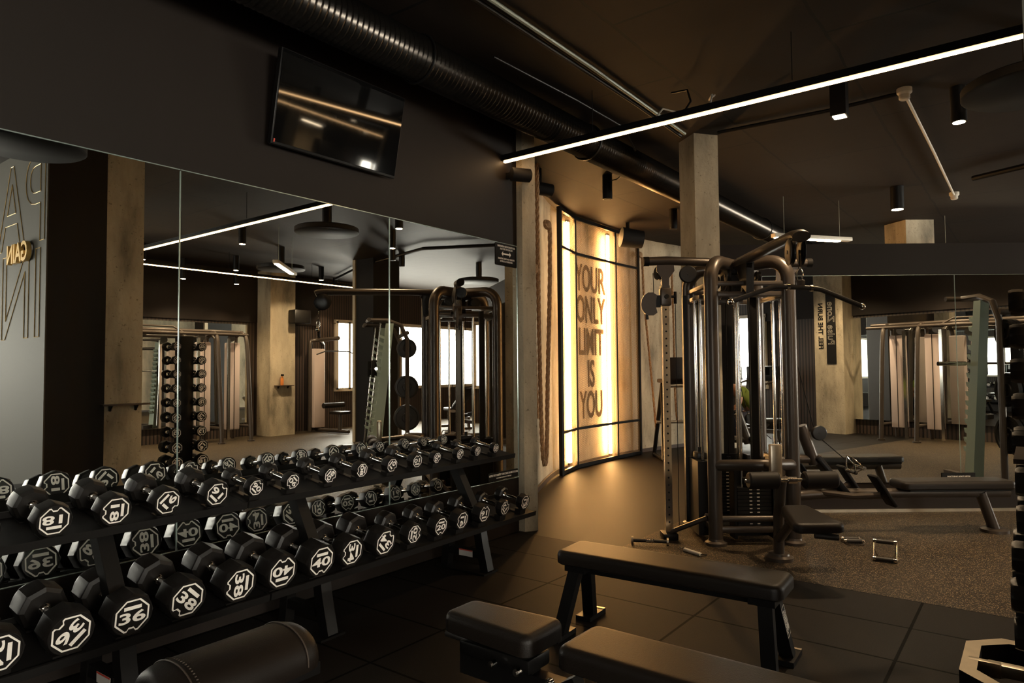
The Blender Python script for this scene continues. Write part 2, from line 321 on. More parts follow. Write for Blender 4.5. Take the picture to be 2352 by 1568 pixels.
for y in(2.7,1.2,-.4,-2,-3.6): B().cyl((0,y,.08),(0,y,.4),.003,seg=6).obj('suspension_wire',MT['matte'],t)
t=thing('linear_light','warm ceiling light bar parallel to the far wall, seen by reflection','light',(7.6,-4.47,3.18))
B().box((0,0,.032),(5.9,.055,.05)).obj('light_housing',MT['black'],t)
for x in(-2.7,-.9,.9,2.7): B().cyl((x,0,.05),(x,0,.4),.003,seg=6).obj('suspension_wire',MT['matte'],t)
B(); B().box((0,0,0),(5.9,.026,.014)).obj('light_diffuser',MT['led'],t)
def lamp(x,y,z,L,rz,label,lit=1):
    t=thing('pendant_light',label,'light',(x,y,z),rz)
    B().rbox((0,0,.03),(L,.09,.05),.008).obj('light_housing',MT['bone'] if lit==1 else MT['black'],t); B().box((-L*.06,0,.0),(L*.82,.06,.014)).obj('light_diffuser',MT['lamp'],t)
    for s in(-.36,.36): B().cyl((s*L,0,.05),(s*L,0,CEIL-z),.003,seg=6).obj('suspension_wire',MT['pipe'],t)
lamp(9.35,2.25,3.04,1.2,R(-36),'short pendant light bar hanging above the cable machine')
lamp(12.1,.45,3.09,1.9,R(-52),'pendant light bar at the edge above the partition',2)
lamp(6.25,-2.06,2.97,1.35,R(-44),'pendant light bar seen in the big mirror')
def disc(x,y,label):
    t=thing('ceiling_disc',label,'ceiling panel',(x,y,3.17)); B().lathe([(.39,0),(.405,.01),(.405,.06),(.39,.07)],None,48).obj('disc_panel',MT['matte'],t)
    B().cyl((0,0,.07),(0,0,.41),.06,seg=20).obj('stem',MT['black'],t)
disc(5.5,-.05,'round black hanging ceiling panel at the edge of the frame above the partition'); disc(7.0,-3.3,'round black hanging ceiling panel seen in the mirror'); disc(1.9,.9,'round black hanging ceiling panel above the camera')
disc(10.6,-1.8,'round black ceiling panel far off in the mirror')
def can(x,y,label,lit=True,h=.28,sq=False,r=.055,wall=None):
    t=thing('ceiling_spotlight',label,'spotlight',(x,y,CEIL-h)); z=h
    if sq: B().box((0,0,h/2),(.11,.11,h)).obj('lamp_body',MT['black'],t); B().box((0,0,.0),(.085,.085,.006)).obj('lamp_lens',MT['lamp'] if lit else MT['matte'],t)
    else: B().lathe([(r-.008,.0),(r,.004),(r,h)],None,24).obj('lamp_body',MT['black'],t); B().lathe([(r-.012,-.003),(r-.012,.004)],None,20).obj('lamp_lens',MT['lamp'] if lit else MT['matte'],t)
can(5.60,1.13,'square ceiling spotlight glowing under the long light bar',sq=True); can(9.4,1.28,'ceiling spotlight above the short concrete stub',r=.075)
can(6.72,3.78,'unlit cylinder spotlight in front of the mesh wall',False); can(8.75,3.9,'unlit cylinder spotlight near the concrete column',False)
for k,(x,y) in enumerate(((6.32,.42),(7.28,-.76),(8.1,-1.65),(8.7,-2.05))): can(x,y,'ceiling spotlight number %s in the mirrored row above the windows'%['one','two','three','four'][k],k<2)
for k,(x,y) in enumerate(((5.4,-5.75),(6.5,-5.75),(7.6,-5.75),(10.2,-5.9),(12.0,-5.9))):
    can(x,y,'small ceiling spotlight washing the far wall, %s of five'%['first','second','third','fourth','fifth'][k],h=.4)
    l=bpy.data.lights.new('spot','SPOT'); l.energy=26; l.color=(1,.7,.42); l.spot_size=R(80); l.spot_blend=.6; l.shadow_soft_size=.04
    o=bpy.data.objects.new('wall_wash',l); COL.objects.link(o); o.location=(x,y,3.15); o.rotation_euler=(R(-12),0,0)
def pipe(pts,r,m,name,label,cat='pipe'): return tag(B().tube(pts,r,8).obj(name,MT[m]),label,cat)
pipe([(.5,2.45,3.55),(4.2,2.457,3.55),(5.9,2.5,3.55)],.014,'pipe','conduit_pipe','thin grey conduit along the ceiling crossing the long light bar')
pipe([(1.2,2.53,3.555),(5.0,2.53,3.555),(5.95,2.56,3.555)],.016,'black','conduit_pipe','black conduit beside the grey one on the ceiling')
pipe([(6.06,2.25,3.55),(6.12,1.33,3.55),(6.09,.8,3.55)],.016,'black','conduit_pipe','black conduit from the concrete column to the smoke detector')
pipe([(6.16,.757,3.545),(8.0,.75,3.545),(10.16,.754,3.545)],.013,'bone','conduit_pipe','pale conduit joining two smoke detectors')
pipe([(3.6,2.9,3.55),(4.6,2.86,3.55),(5.4,2.86,3.55),(5.5,2.8,3.35)],.008,'black','ceiling_cable','loose black cable above the air duct','cable')
pipe([(4.95,2.2,3.55),(4.9,2.05,3.52),(4.72,1.95,3.35),(4.6,1.95,3.24)],.008,'black','ceiling_cable','black cable dropping onto the long light bar','cable')
pipe([(4.62,2.2,3.24),(4.7,2.16,3.34),(4.8,2.1,3.33),(4.78,2.06,3.25),(4.6,2.06,3.22)],.007,'bone','ceiling_cable','pale looped cable on top of the light bar','cable')
pipe([(5.2,1.95,3.55),(4.95,1.9,3.42),(4.7,1.78,3.35),(4.6,1.76,3.24)],.007,'bone','ceiling_cable','pale cable hanging beside the ceiling conduits','cable')
pipe([(9.9,-5.5,3.5),(9.0,-3.5,3.5),(8.4,-1.2,3.5),(9.2,.5,3.5)],.03,'black','ceiling_cable','thick black cable bundle over the windows, mirrored','cable')
pipe([(6.7,3.75,3.5),(6.62,3.6,3.48),(6.3,3.2,3.5)],.008,'black','ceiling_cable','wire leading to the unlit cylinder spotlight','cable')
for x,y,l in((6.09,.757,'pale smoke detector base nearer the long light bar'),(10.18,.754,'pale smoke detector at the far end of the conduit')):
    t=thing('smoke_detector',l,'detector',(x,y,3.50)); B().lathe([(.055,.08),(.055,.045),(.04,.03),(.04,.0),(.03,-.01)],None,20).obj('detector_body',MT['bone'],t)
for k,(x,y) in enumerate(((3.6,-4.7),(5.3,-4.75),(7.0,-4.75),(8.9,-4.7),(5.6,-2.2))):  # added cans and spots, put in to brighten the crossover zone and far pillars
    can(x,y,'added ceiling spotlight brightening the floor before the crossover, %s of five'%['first','second','third','fourth','fifth'][k])
    l=bpy.data.lights.new('spot','SPOT'); l.energy=130 if k<4 else 90; l.color=(1,.74,.45); l.spot_size=R(115); l.spot_blend=.7; l.shadow_soft_size=.05
    o=bpy.data.objects.new('lamp_light',l); COL.objects.link(o); o.location=(x,y,3.26); o.rotation_euler=(R(-18) if k<4 else 0,0,0)
# wall spotlight / speakers
t=thing('wall_spotlight','dark cylinder spotlight at the end of the mirror wall by the light bar','spotlight',(4.69,3.47,3.07))
B().cyl((-.09,.05,0),(.05,-.04,.0),.058,seg=24).obj('lamp_body',MT['matte'],t); B().cyl((.05,-.04,0),(.06,-.047,0),.042,seg=20).obj('lamp_lens',MT['tvs'],t); B().box((-.06,.085,.0),(.03,.08,.05)).obj('bracket',MT['black'],t)
t=thing('ceiling_speaker','round black speaker at the top corner of the mesh wall','speaker',(9.15,4.75,3.36)); B().cyl((-.1,.12,0),(.12,-.12,-.04),.15,.13,20).obj('speaker_body',MT['matte'],t); B().box((-.02,.05,.16),(.04,.04,.13)).obj('bracket',MT['black'],t)
t=thing('ceiling_speaker','small black speaker above the hanging ropes','speaker',(6.05,4.2,3.36)); B().cyl((-.1,.05,0),(.08,-.06,-.02),.07,seg=16).obj('speaker_body',MT['matte'],t); B().box((-.03,.02,.13),(.03,.03,.18)).obj('bracket',MT['black'],t)
t=thing('wall_speaker','black speaker box on the far concrete pillar, mirrored','speaker',(9.1,-5.72,2.45)); B().rbox((0,0,.14),(.42,.24,.3),.02).obj('speaker_body',MT['black'],t)
# television
t=thing('television','black television hung high and tilted above the dumbbell mirrors','television',(2.76,3.5,2.74))
Mv=Mx.Rotation(R(11.5),4,'X')
B().rbox((0,.03,.267),(.975,.04,.555),.006,Mv).obj('screen_housing',MT['black'],t); B().box((0,.008,.272),(.955,.004,.53),Mv).obj('screen',MT['tvs'],t)
B().box((0,.09,.3),(.3,.12,.25)).obj('wall_mount',MT['black'],t); B().box((-.47,.006,.012),(.008,.006,.02),Mv).obj('indicator',MT['red'],t)
# signs on the mirror
MW=Mx(((1,0,0,0),(0,0,-1,0),(0,1,0,0),(0,0,0,1)))
t=thing('warning_sign','black mirror notice with a white double arrow beside the concrete pier','sign',(4.597,YM-.009,2.28))
b=B(); b.pad(.298,.19,.003,.012,.001,Mx.Translation((0,0,.095))@MW); b.obj('sign_plate',MT['matte'],t)
b=B(); z=-.0042
for s_,zz,sz in(('ЗАБРАНЕНО ИЗПУСКАНЕТО НА',.165,.02),('ЛОСТОВЕ И ТЕЖЕСТИ',.142,.02),('DROPPING BARS AND WEIGHTS',.06,.02),('IS STRICTLY FORBIDDEN',.037,.02)): b.mesh(text(s_,sz,.78,.012),Mx.Translation((0,z,zz))@MW)
b.prism([(-.065,0),(-.045,.022),(-.045,.006),(.045,.006),(.045,.022),(.065,0),(.045,-.022),(.045,-.006),(-.045,-.006),(-.045,-.022)],0,.0012,Mx.Translation((0,z+.0008,.103))@MW)
b.obj('sign_lettering',MT['white'],t)
t=thing('notice_sticker','narrow black notice strip low on the mirror above the rack end','sign',(4.54,YM-.009,.476))
B().pad(.4,.066,.003,.008,.001,Mx.Translation((0,0,.033))@MW).obj('sign_plate',MT['matte'],t)
b=B(); b.mesh(text('МОЛЯ, ПОСТАВЯЙТЕ ТЕЖЕСТИТЕ НА МЯСТОТО ИМ',.021,.72,.012),Mx.Translation((0,-.0042,.043))@MW); b.mesh(text('PLEASE RETURN THE WEIGHTS TO THEIR PLACE',.013,.72),Mx.Translation((0,-.0042,.018))@MW); b.obj('sign_lettering',MT['white'],t)
t=thing('notice_sticker','small black notice strip at the foot of the partition mirror','sign',P2@V((2.27,-.014,.31)),RZ)
B().pad(.32,.058,.003,.008,.001,Mx.Translation((0,0,.029))@MW).obj('sign_plate',MT['matte'],t); b=B(); b.mesh(text('РАЗСТОЯНИЕ МЕЖДУ УРЕДИ',.02,.75,.012),Mx.Translation((0,-.0042,.022))@MW); b.obj('sign_lettering',MT['white'],t)
# pillar lettering (seen reversed by reflection)
MP=Mx(((-1,0,0,0),(0,0,1,0),(0,1,0,0),(0,0,0,1)))
MR=MP@rotz(PI/2)
t=thing('pillar_sign','black vertical sign strip with outlined lettering on the tan pillar, mirrored','sign',(3.19,-5.94,2.2))
B().box((.06,0,0),(.2,.012,1.5)).obj('sign_plate',MT['matte'],t)
b=B(); b.mesh(text('Pulse Zone',.2,1.0,outline=.0022),Mx.Translation((.06,.01,.1))@MR); b.obj('outline_letters',MT['bone'],t)
b=B(); b.mesh(text('FEEL THE BURN',.14,1.0,.035),Mx.Translation((-.17,-.006,.05))@MR); b.obj('painted_letters',MT['matte'],t)
# ---------------------------------------------------------------- mesh wall feature
G=[V((7.543,4.978,0)),V((8.187,5.147,0)),V((9.399,5.171,0)),V((10.099,5.14,0))]
t=thing('mesh_screen','lit black framed expanded metal screen before the curved concrete wall','metal screen',(0,0,0)); ZT=3.555
for k,g in enumerate(G):
    B().box((g.x,g.y,ZT/2),(.05,.05,ZT) if k in(0,3) else (.04,.04,ZT)).obj('frame_post',MT['black'],t)
for k in range(3):
    a,c=G[k],G[k+1]; d=(c-a); w=d.length; M=frame(a,d)
    for z in(.03,.555,3.03,ZT-.015): B().box((w/2,0,z),(w,.04,.035 if .1<z<3.2 else .05),M).obj('frame_rail',MT['black'],t)
    b=B(); px,pz=.038,.026; sl=pz/px; z0,z1=.05,ZT-.03
    for sg in(1,-1):
        kk=-int((z1-z0)/sl/px)-2
        for i in range(kk,int(w/px)+abs(kk)+2):
            x0=i*px
            # line z=z0+sg... clip to panel
            pts=[]
            xa,xb=0.,w
            if sg==1: za,zb=z0+(xa-x0)*sl,z0+(xb-x0)*sl
            else: za,zb=z1-(xa-x0)*sl,z1-(xb-x0)*sl
            lo,hi=0.,1.
            dz=zb-za
            t0=(z0-za)/dz; t1=(z1-za)/dz
            if t0>t1: t0,t1=t1,t0
            lo=max(lo,t0); hi=min(hi,t1)
            if hi-lo<.01: continue
            A=V((xa+(xb-xa)*lo,0,za+dz*lo)); C=V((xa+(xb-xa)*hi,0,za+dz*hi)); nn_=V((-(C-A).z,0,(C-A).x)).normalized()*.0011; dd=V((0,.0016,0))
            b.add([A+nn_-dd,A-nn_-dd,A-nn_+dd,A+nn_+dd,C+nn_-dd,C-nn_-dd,C-nn_+dd,C+nn_+dd],[(0,1,5,4),(1,2,6,5),(2,3,7,6),(3,0,4,7)],M)
    b.obj('expanded_mesh',MT['mesh'],t)
for g0,g1,l in((G[1],G[0],'vertical warm light strip behind the narrow edge of the mesh'),(G[2],G[1],'vertical warm light strip behind the middle of the mesh')):
    d=(g1-g0).normalized(); p=g0+d*(.105 if g1 is G[0] else .10)+V((-d.y,d.x,0))*(-.05 if d.x<0 else .05)
    if p.y<g0.y: p.y=g0.y+.03
    tt=thing('light_strip',l,'light',(p.x,p.y+.02,.06)); B().box((0,0,1.72),(.062,.02,3.38)).obj('light_diffuser',MT['ledwall'],tt); B().box((0,0,3.42),(.06,.04,.03)).box((0,0,.01),(.06,.04,.03)).obj('light_housing',MT['matte'],tt)
tw=thing('wall_lettering','large dark capitals painted on the concrete behind the mesh','lettering',(8.76,5.262,0))
b=B()
for s_,z in(('YOUR',2.72),('ONLY',2.255),('LIMIT',1.775),('IS',1.30),('YOU',.84)): b.mesh(text(s_,.56,.60,.016,ext=.002),Mx.Translation((.07,0,z))@MW)
def on_wall(x,off):
    acc=0; k0=min(range(len(cw)),key=lambda i:abs(cw[i].x-8.76)); k=k0
    while x>acc+(cw[k+1]-cw[k]).length and x>0: acc+=(cw[k+1]-cw[k]).length; k+=1
    while x<acc: k-=1; acc-=(cw[k+1]-cw[k]).length
    d=(cw[k+1]-cw[k]).normalized(); p=cw[k]+d*(x-acc); return p+V((d.y,-d.x,0))*off
b.v=[(lambda p,z:(p.x-8.76,p.y-5.262,z))(on_wall(x,.004-y),z) for x,y,z in b.v]
b.obj('painted_letters',MT['paint'],tw)
# ropes
def rope(name_lab,pts,r=.017,group=None,knot=None):
    P=catmull(pts,14); t=thing('gym_rope',name_lab,'rope',(0,0,0))
    L=[0]
    for i in range(1,len(P)): L.append(L[-1]+(P[i]-P[i-1]).length)
    n=int(L[-1]/.03); Q=[]; j=0
    for k in range(n+1):
        d=L[-1]*k/n
        while j<len(L)-2 and L[j+1]<d: j+=1
        Q.append(P[j].lerp(P[j+1],(d-L[j])/max(1e-6,L[j+1]-L[j])))
    b=B()
    for s in range(3):
        path=[]
        for k,q in enumerate(Q):
            T=(Q[min(k+1,n)]-Q[max(k-1,0)]).normalized(); A=T.orthogonal().normalized() if abs(T.x)>.9 else (V((1,0,0))-T*T.x).normalized(); C=T.cross(A); th=k*.75+s*2*PI/3
            path.append(q+A*(math.cos(th)*r*.55)+C*(math.sin(th)*r*.55))
        b.tube(path,r*.62,6)
    b.obj('rope_strands',MT['rope'],t,smooth=80)
    if knot:
        kb=B(); kb.ball(knot,.05,sc_=(1,.8,1)); kb.tube(arc(knot,.045,0,360,14,(1,0,0),(0,.3,.9))[:-1],.018,8,closed=True); kb.obj('rope_knot',MT['rope'],t)
rope('thick tan rope looping almost to the floor beside the concrete pier',[(5.645,3.99,3.5),(5.66,4.0,2.4),(5.71,4.02,1.2),(5.75,4.03,.6),(5.775,4.03,.43),(5.80,4.03,.42),(5.815,4.02,.6),(5.80,3.99,1.3),(5.78,3.94,2.2),(5.765,3.92,2.84)],.021,knot=(5.765,3.95,2.88))
rope('thin tan rope hanging straight against the concrete pier edge',[(5.58,3.99,3.45),(5.585,4.0,2.6),(5.60,4.0,1.5),(5.63,4.0,.9)],.014,knot=(5.59,4.0,2.42))
rope('tan rope slanting down from a knot right of the mesh screen',[(10.19,5.10,3.22),(10.22,5.08,2.4),(10.30,5.03,1.4),(10.38,4.98,.3)],.018,knot=(10.20,5.14,3.27))
rope('tan rope hanging behind the arm of the cable machine',[(11.0,4.95,3.2),(11.0,4.93,2.2),(10.95,4.9,1.0),(10.9,4.85,.5)],.018,knot=(11.0,4.98,3.25))
# ---------------------------------------------------------------- dumbbells
RADS={40:.093,38:.0915,36:.09,34:.086,20:.068,18:.0715,16:.0675,12:.060,10:.052,8:.0505,6:.049,4:.044,2:.041}
LENS={40:.375,38:.37,36:.36,34:.345,20:.29,18:.305,16:.29,12:.25,10:.26,8:.255,6:.25,4:.235,2:.225}
def badge(num,r):
    b=B(); k=r*.80; pts=[]
    for i in range(8):
        a=R(22.5+45*i); pts.append(V((k*math.cos(a),k*math.sin(a),0)))
    # notch in the bottom edge (between -112.5 and -67.5)
    poly=[]
    for i in range(8):
        poly.append(pts[i])
        if i==5:
            p,q=pts[5],pts[6]; poly+= [p.lerp(q,.18),p.lerp(q,.32)+V((0,k*.16,0)),p.lerp(q,.68)+V((0,k*.16,0)),p.lerp(q,.82)]
    n=len(poly); inn=[p*.90 if (p.length>.01) else p for p in poly]
    for j in range(6,10): inn[j]=poly[j]+V((0,k*.10,0))
    inn[6].x-=0; vs=[(p.x,p.y,0) for p in poly]+[(p.x,p.y,0) for p in inn]
    b.add(vs,[(i,(i+1)%n,n+(i+1)%n,n+i) for i in range(n)])
    b.add([(-.48*k,.36*k,0),(.48*k,.36*k,0),(.48*k,.57*k,0),(-.48*k,.57*k,0)],[(0,1,2,3)])
    b.mesh(text('%02d'%num,k*.86,1.78,.026,ext=0),Mx.Translation((0,-.12*k,0)))
    return b.data('number_badge',MT['white'])
_hd={}
def dumb_meshes(num):
    if num in _hd: return _hd[num]
    r=RADS[num]; L=LENS[num]; hl=(L-.135)/2
    def oct_(k,y,rr): # blend octagon/circle
        out=[]
        for i in range(32):
            a=2*PI*i/32; q=((a)%(PI/4))-PI/8; ro=rr*math.cos(PI/8)/math.cos(q); rc=rr*.94
            out.append(((ro*k+rc*(1-k))*math.cos(a),y,(ro*k+rc*(1-k))*math.sin(a)))
        return out
    h=B(); h.loft([oct_(1,hl,r*.80),oct_(1,hl-.01,r*.97),oct_(1,hl-.02,r),oct_(1,.014,r),oct_(.2,.004,r*.97),oct_(0,0,r*.95),oct_(0,0,r*.91),oct_(0,.003,r*.885)])
    bar=B(); bar.tube([(0,-.075,0),(0,-.03,0),(0,0,0),(0,.03,0),(0,.075,0)],[.0145,.0155,.017,.0155,.0145],14)
    for s in(-1,1): bar.cyl((0,s*.068,0),(0,s*.058,0),.024,.018,14)
    _hd[num]=(h.data('head',MT['rubber'],22),bar.data('handle',MT['chrome']),badge(num,r),L); return _hd[num]
_proto={}
def dumbbell(num,label,loc,rot,ang,group):
    if num not in _proto:
        h,bar,bd,L=dumb_meshes(num)
        t=thing('dumbbell','x','dumbbell'); link(bar,'handle',t)
        for s in(0,1):
            hd=link(h,'head',t,(0,(-L/2) if s==0 else L/2,0),(0,0,0 if s==0 else PI)); link(bd,'number_badge',hd,(0,.0022,0),(PI/2,0,0))
        _proto[num]=t; c=t
    else: c=copy_tree(_proto[num])
    c.location=loc; c.rotation_euler=rot; c['label']=label; c['group']=group
    k=0
    for hd in c.children:
        if hd.name.startswith('head'):
            bd=hd.children[0]; bd.rotation_euler=(Mx.Rotation(PI/2,4,'X')@Mx.Rotation(R(ang if k==0 else -ang),4,'Z')).to_euler(); k+=1
    return c
A_=.034; TI=R(10)
RK=Mx.Translation((1.285,3.123,0))@rotz(A_)
up=[(-.46,20,180),(-.222,18,180),(.010,18,-90),(.234,16,45),(.473,16,135),(.685,6,135),(.905,6,-45),(1.155,8,45),(1.390,8,-90),(1.635,10,45),(1.860,10,180),(2.049,4,45),(2.289,4,45),(2.484,2,-55),(2.703,2,180)]
lo=[(-.44,34,-90),(-.210,36,-135),(.013,36,0),(.245,38,-45),(.496,38,-90),(.725,40,180),(.962,40,0),(1.167,34,-90),(1.412,34,135),(1.650,20,90),(1.890,20,0),(2.099,16,-90),(2.335,16,180),(2.572,12,135),(2.823,12,-90)]
UPY,UPZ=0.0,.810; LOY,LOZ=-.1925,.415; SU,SL=.070,.093
seen={}
ROT={180:'upside-down badge',0:'upright badge',-90:'badge turned clockwise',90:'badge turned anticlockwise',45:'badge tilted left',-45:'badge tilted right',-55:'badge tilted right',135:'badge tipped far left',-135:'badge tipped far right'}
for tier,lst,y0,z0 in(('upper',up,UPY,UPZ),('lower',lo,LOY,LOZ)):
    cnt={}
    for s,num,ang in lst: cnt[num]=cnt.get(num,0)+1
    k={}
    for s,num,ang in lst:
        k[num]=k.get(num,0)+1; L=LENS[num]; p=RK@V((s-(.0216 if tier=='lower' else 0),y0+L/2*math.cos(TI),z0+L/2*math.sin(TI)))
        which='left of its pair' if (cnt[num]>1 and k[num]==1) else ('right of its pair' if cnt[num]>1 else 'at the far left end')
        if num==34 and s<0: which='nearest the camera'
        elif num==34: which='left of its pair' if k[num]==2 else 'right of its pair'
        dumbbell(num,'black dumbbell marked %02d, %s rack tier, %s, %s'%(num,tier,ROT[ang],which),p,(TI,0,A_),ang,'numbered dumbbells on the two-tier racks')
# racks
def rack(s0,s1,ups,label):
    t=thing('dumbbell_rack',label,'dumbbell rack',RK@V(((s0+s1)/2,0,0)),A_); c=(s0+s1)/2
    for y0,z0,S,w in((UPY,UPZ,SU,.30),(LOY,LOZ,SL,.36)):
        M=Mx.Translation((0,y0,z0))@Mx.Rotation(TI,4,'X')
        sh=B(); sh.box((0,w/2,-S-.004),(s1-s0,w+.02,.008),M); sh.box((0,-.012,-S-.008),(s1-s0,.012,.034),M); sh.box((0,w+.014,-S+.0),(s1-s0,.008,.055),M); shelf=sh.obj('shelf',MT['matte'],t)
        for s,num,ang in (up if y0==UPY else lo):
            if s0<s<s1:
                r=RADS[num]; L=LENS[num]; h=S-r*.935; sb=B()
                for yy in(.15,.85): sb.box((s-c-(.0216 if y0!=UPY else 0),L*yy,-S+h/2),(r*1.1,L*.2,h),M)
                sb.box((s-c-(.0216 if y0!=UPY else 0),L*.5,-S+.004),(r*.6,L*.6,.008),M); sb.obj('saddle',MT['rubber'],shelf)
    for s in ups:
        x=s-c; b=B(); b.tube([(x,-.165,.012),(x,-.118,.20),(x,-.105,.28),(x,-.02,.46),(x,.13,.725)],.033,sq=True,up=(1,0,0)); b.obj('upright',MT['black'],t)
        b=B(); b.box((x,.02,.006),(.16,.44,.012)); b.obj('foot_plate',MT['black'],t)
        b=B(); b.tube([(x,.20,.012),(x,.16,.33)],.03,sq=True,up=(1,0,0)); b.tube([(x,.18,.12),(x,-.12,.12)],.025,sq=True,up=(1,0,0)); b.obj('rear_strut',MT['black'],t)
        if s not in(2.37,.0): continue
        b=B(); b.box((x-.031,-.0,.12),(.002,.12,.045)); o=b.obj('warning_label',MT['label'],t); o['label']='white warning label with a red band'
        B().box((x-.0322,-.0,.139),(.001,.12,.007)).obj('label_band',MT['red'],o)
rack(.64,2.94,(1.01,2.37),'black two-tier dumbbell rack ending at the concrete pier'); rack(-1.72,.63,(.0,-1.35),'black two-tier dumbbell rack nearest the camera')
# dumbbell tower by the pillar
TX,TY=3.65,-.042
t=thing('dumbbell_tower','black vertical dumbbell tower with steel base at the frame edge','dumbbell rack',(TX,TY,0))
o8=[]; i8=[]
for i in range(8):
    a=R(22.5+45*i); o8.append((.40*math.cos(a)*.53 if 0 else .215*math.copysign(1 if abs(math.cos(a))>.5 else .42,math.cos(a)),.40*math.copysign(1 if abs(math.sin(a))>.5 else .42,math.sin(a))))
SX,SY=.02,-.03
o8=[(.30,.24),(.17,.37),(-.205,.37),(-.33,.24),(-.33,-.24),(-.205,-.37),(.17,-.37),(.30,-.24)]
i8=[(.24,.21),(.145,.31),(-.165,.31),(-.27,.215),(-.27,-.215),(-.165,-.31),(.145,-.31),(.24,-.21)]
o8=[(x+SX,y+SY) for x,y in o8]; i8=[(x+SX,y+SY) for x,y in i8]
b=B(); vs=[(x,y,z) for z in(.115,.12) for q in(o8,i8) for x,y in q]
fs=[]
for i in range(8):
    j=(i+1)%8; fs+=[(16+i,16+j,24+j,24+i)]
b.add(vs,fs); b.obj('base_top',MT['steel'],t)
b=B()
for q in(o8,i8):
    b.add([(x,y,0) for x,y in q]+[(x,y,.118) for x,y in q],[(i,(i+1)%8,8+(i+1)%8,8+i) for i in range(8)])
b.obj('base_side',MT['black'],t)
b=B(); b.rbox((-.015,.26,.09),(.035,.12,.06),.003); b.rbox((.0,.0,.09),(.05,.5,.05),.004); b.obj('base_bar',MT['steel'],t)
b=B(); b.rbox((.0,0,.95),(.15,.12,1.66),.01); b.obj('column',MT['black'],t)
TZ=[.30,.455,.61,.765,.92,1.075,1.225,1.375,1.52,1.665]; TN=[20,18,16,12,12,10,8,8,6,6]
for k,(z,n) in enumerate(zip(TZ,TN)):
    b=B(); r=RADS[n]*.86
    for sx in(-1,1):
        b.box((sx*.09,0,z-.03),(.1,.04,.02))
    b.obj('saddle_arm',MT['black'],t)
    for sx,w in((-1,'side nearer the benches'),(1,'side nearer the partition')):
        d=dumbbell(n,'black dumbbell on the vertical tower, %s level up, %s'%(['first','second','third','fourth','fifth','sixth','seventh','eighth','ninth','tenth'][k],w),(TX+sx*.135,TY,z),(0,0,0),0 if k%2 else 45,'dumbbells on the vertical tower')
# ---------------------------------------------------------------- benches
def flat_bench(label,x,y,rz):
    t=thing('flat_bench',label,'bench',(x,y,0),rz)
    B().pad(1.16,.285,.075,.05,.028,Mx.Translation((0,0,.355)),n=8).obj('seat_pad',MT['leather'],t)
    fr=B(); fr.box((0,0,.325),(1.0,.05,.05))
    for s in(-1,1): fr.box((s*.48,0,.335),(.12,.2,.035))
    fr.obj('frame',MT['black'],t)
    for s in(-1,1):
        for q in(-1,1):
            lg=B(); lg.tube([(s*.49,q*.06,.33),(s*.53,q*.165,.02)],.024,sq=True,oval=1.35,up=(1,0,0)); l=lg.obj('leg',MT['black'],t)
            ft=B(); ft.box((s*.53,q*.175,.012),(.09,.19,.024)); ft.obj('foot_plate',MT['black'],l); B().box((s*.53,q*.258,.025),(.088,.02,.004)).obj('floor_pad',MT['steel'],l)
            if s==1 and q==1:
                d=B(); p0=V((s*.49,q*.06,.33)); p1=V((s*.53,q*.165,.02)); dr=(p1-p0).normalized(); nx=V((1,0,0)); nx=(nx-dr*nx.dot(dr)).normalized(); ny=dr.cross(nx)
                M=Mx((dr,-ny,nx)).transposed().to_4x4(); M.translation=p0+dr*.14+nx*.0335
                for s_,yy in(('HAMMER',.009),('STRENGTH',-.011)): d.mesh(text(s_,.024,1.0,.02),M@Mx.Translation((0,yy,0)))
                q4=[(-.075,-.023),(.075,-.023),(.075,.023),(-.075,.023)]; 
                for (a,c),(e,f) in zip(q4,q4[1:]+q4[:1]): d.tube([(a,c,0),(e,f,0)],.001,4,M=M)
                dl=d.obj('leg_decal',MT['white'],l); dl['label']='white block lettering in a thin frame'
    return t
flat_bench('long flat black bench on splayed legs in front of the cable machine',3.235,1.505,R(-86.6))
t=thing('adjustable_bench','adjustable bench with a short seat and a long back pad, cut off below','bench',(2.095,1.30,0),R(-90))
B().pad(.44,.20,.085,.045,.03,Mx.Translation((-.37,-.005,.365)),n=8,W2=.25).obj('seat_pad',MT['leather'],t)
B().pad(1.08,.275,.085,.05,.03,Mx.Translation((.51,-.01,.375)),n=8,W2=.27).obj('back_pad',MT['leather'],t)
fr=B(); fr.box((.2,-.01,.24),(1.5,.06,.08)); fr.rbox((-.36,0,.315),(.34,.14,.055),.01); fr.box((.45,-.01,.35),(.7,.14,.04)); fr.obj('frame',MT['black'],t)
for x0,x1 in((-.22,-.42),(-.05,.1),(.85,.95)):
    B().tube([(x0,-.01,.3),(x1,-.01,.05)],.028,sq=True,up=(0,1,0)).box((x1,-.01,.03),(.07,.5,.05)).obj('leg',MT['black'],t)
for x in(-.33,-.215,-.075): B().cyl((x,-.01+(-.085),.31),(x,-.115,.31),.014,seg=14).cyl((x,-.115,.31),(x,-.122,.31),.008,seg=10).obj('pivot_bolt',MT['chrome'],t)
B().cyl((-.57,.03,.30),(-.69,.035,.30),.014,seg=12).obj('handle',MT['grip'],t)
t=thing('padded_bench','dome topped black leather bench pad in front of the dumbbell racks','bench',(1.245,2.13,0),R(1))
b=B(); rings=[]
for x,k in((-.265,.62),(-.26,.80),(-.245,.90),(-.22,.97),(-.18,1),(.18,1),(.22,.97),(.245,.9),(.26,.8),(.265,.62)):
    ring=[]
    for i in range(17):
        a=PI*i/16; ring.append((x,.145*k*math.cos(a),.395+.115*k*math.sin(a)**.8))
    ring+=[(x,-.14*k,.375),(x,.14*k,.375)]; rings.append(ring)
b.loft(rings); pdb=b.obj('bench_pad',MT['leather'],t,smooth=50)
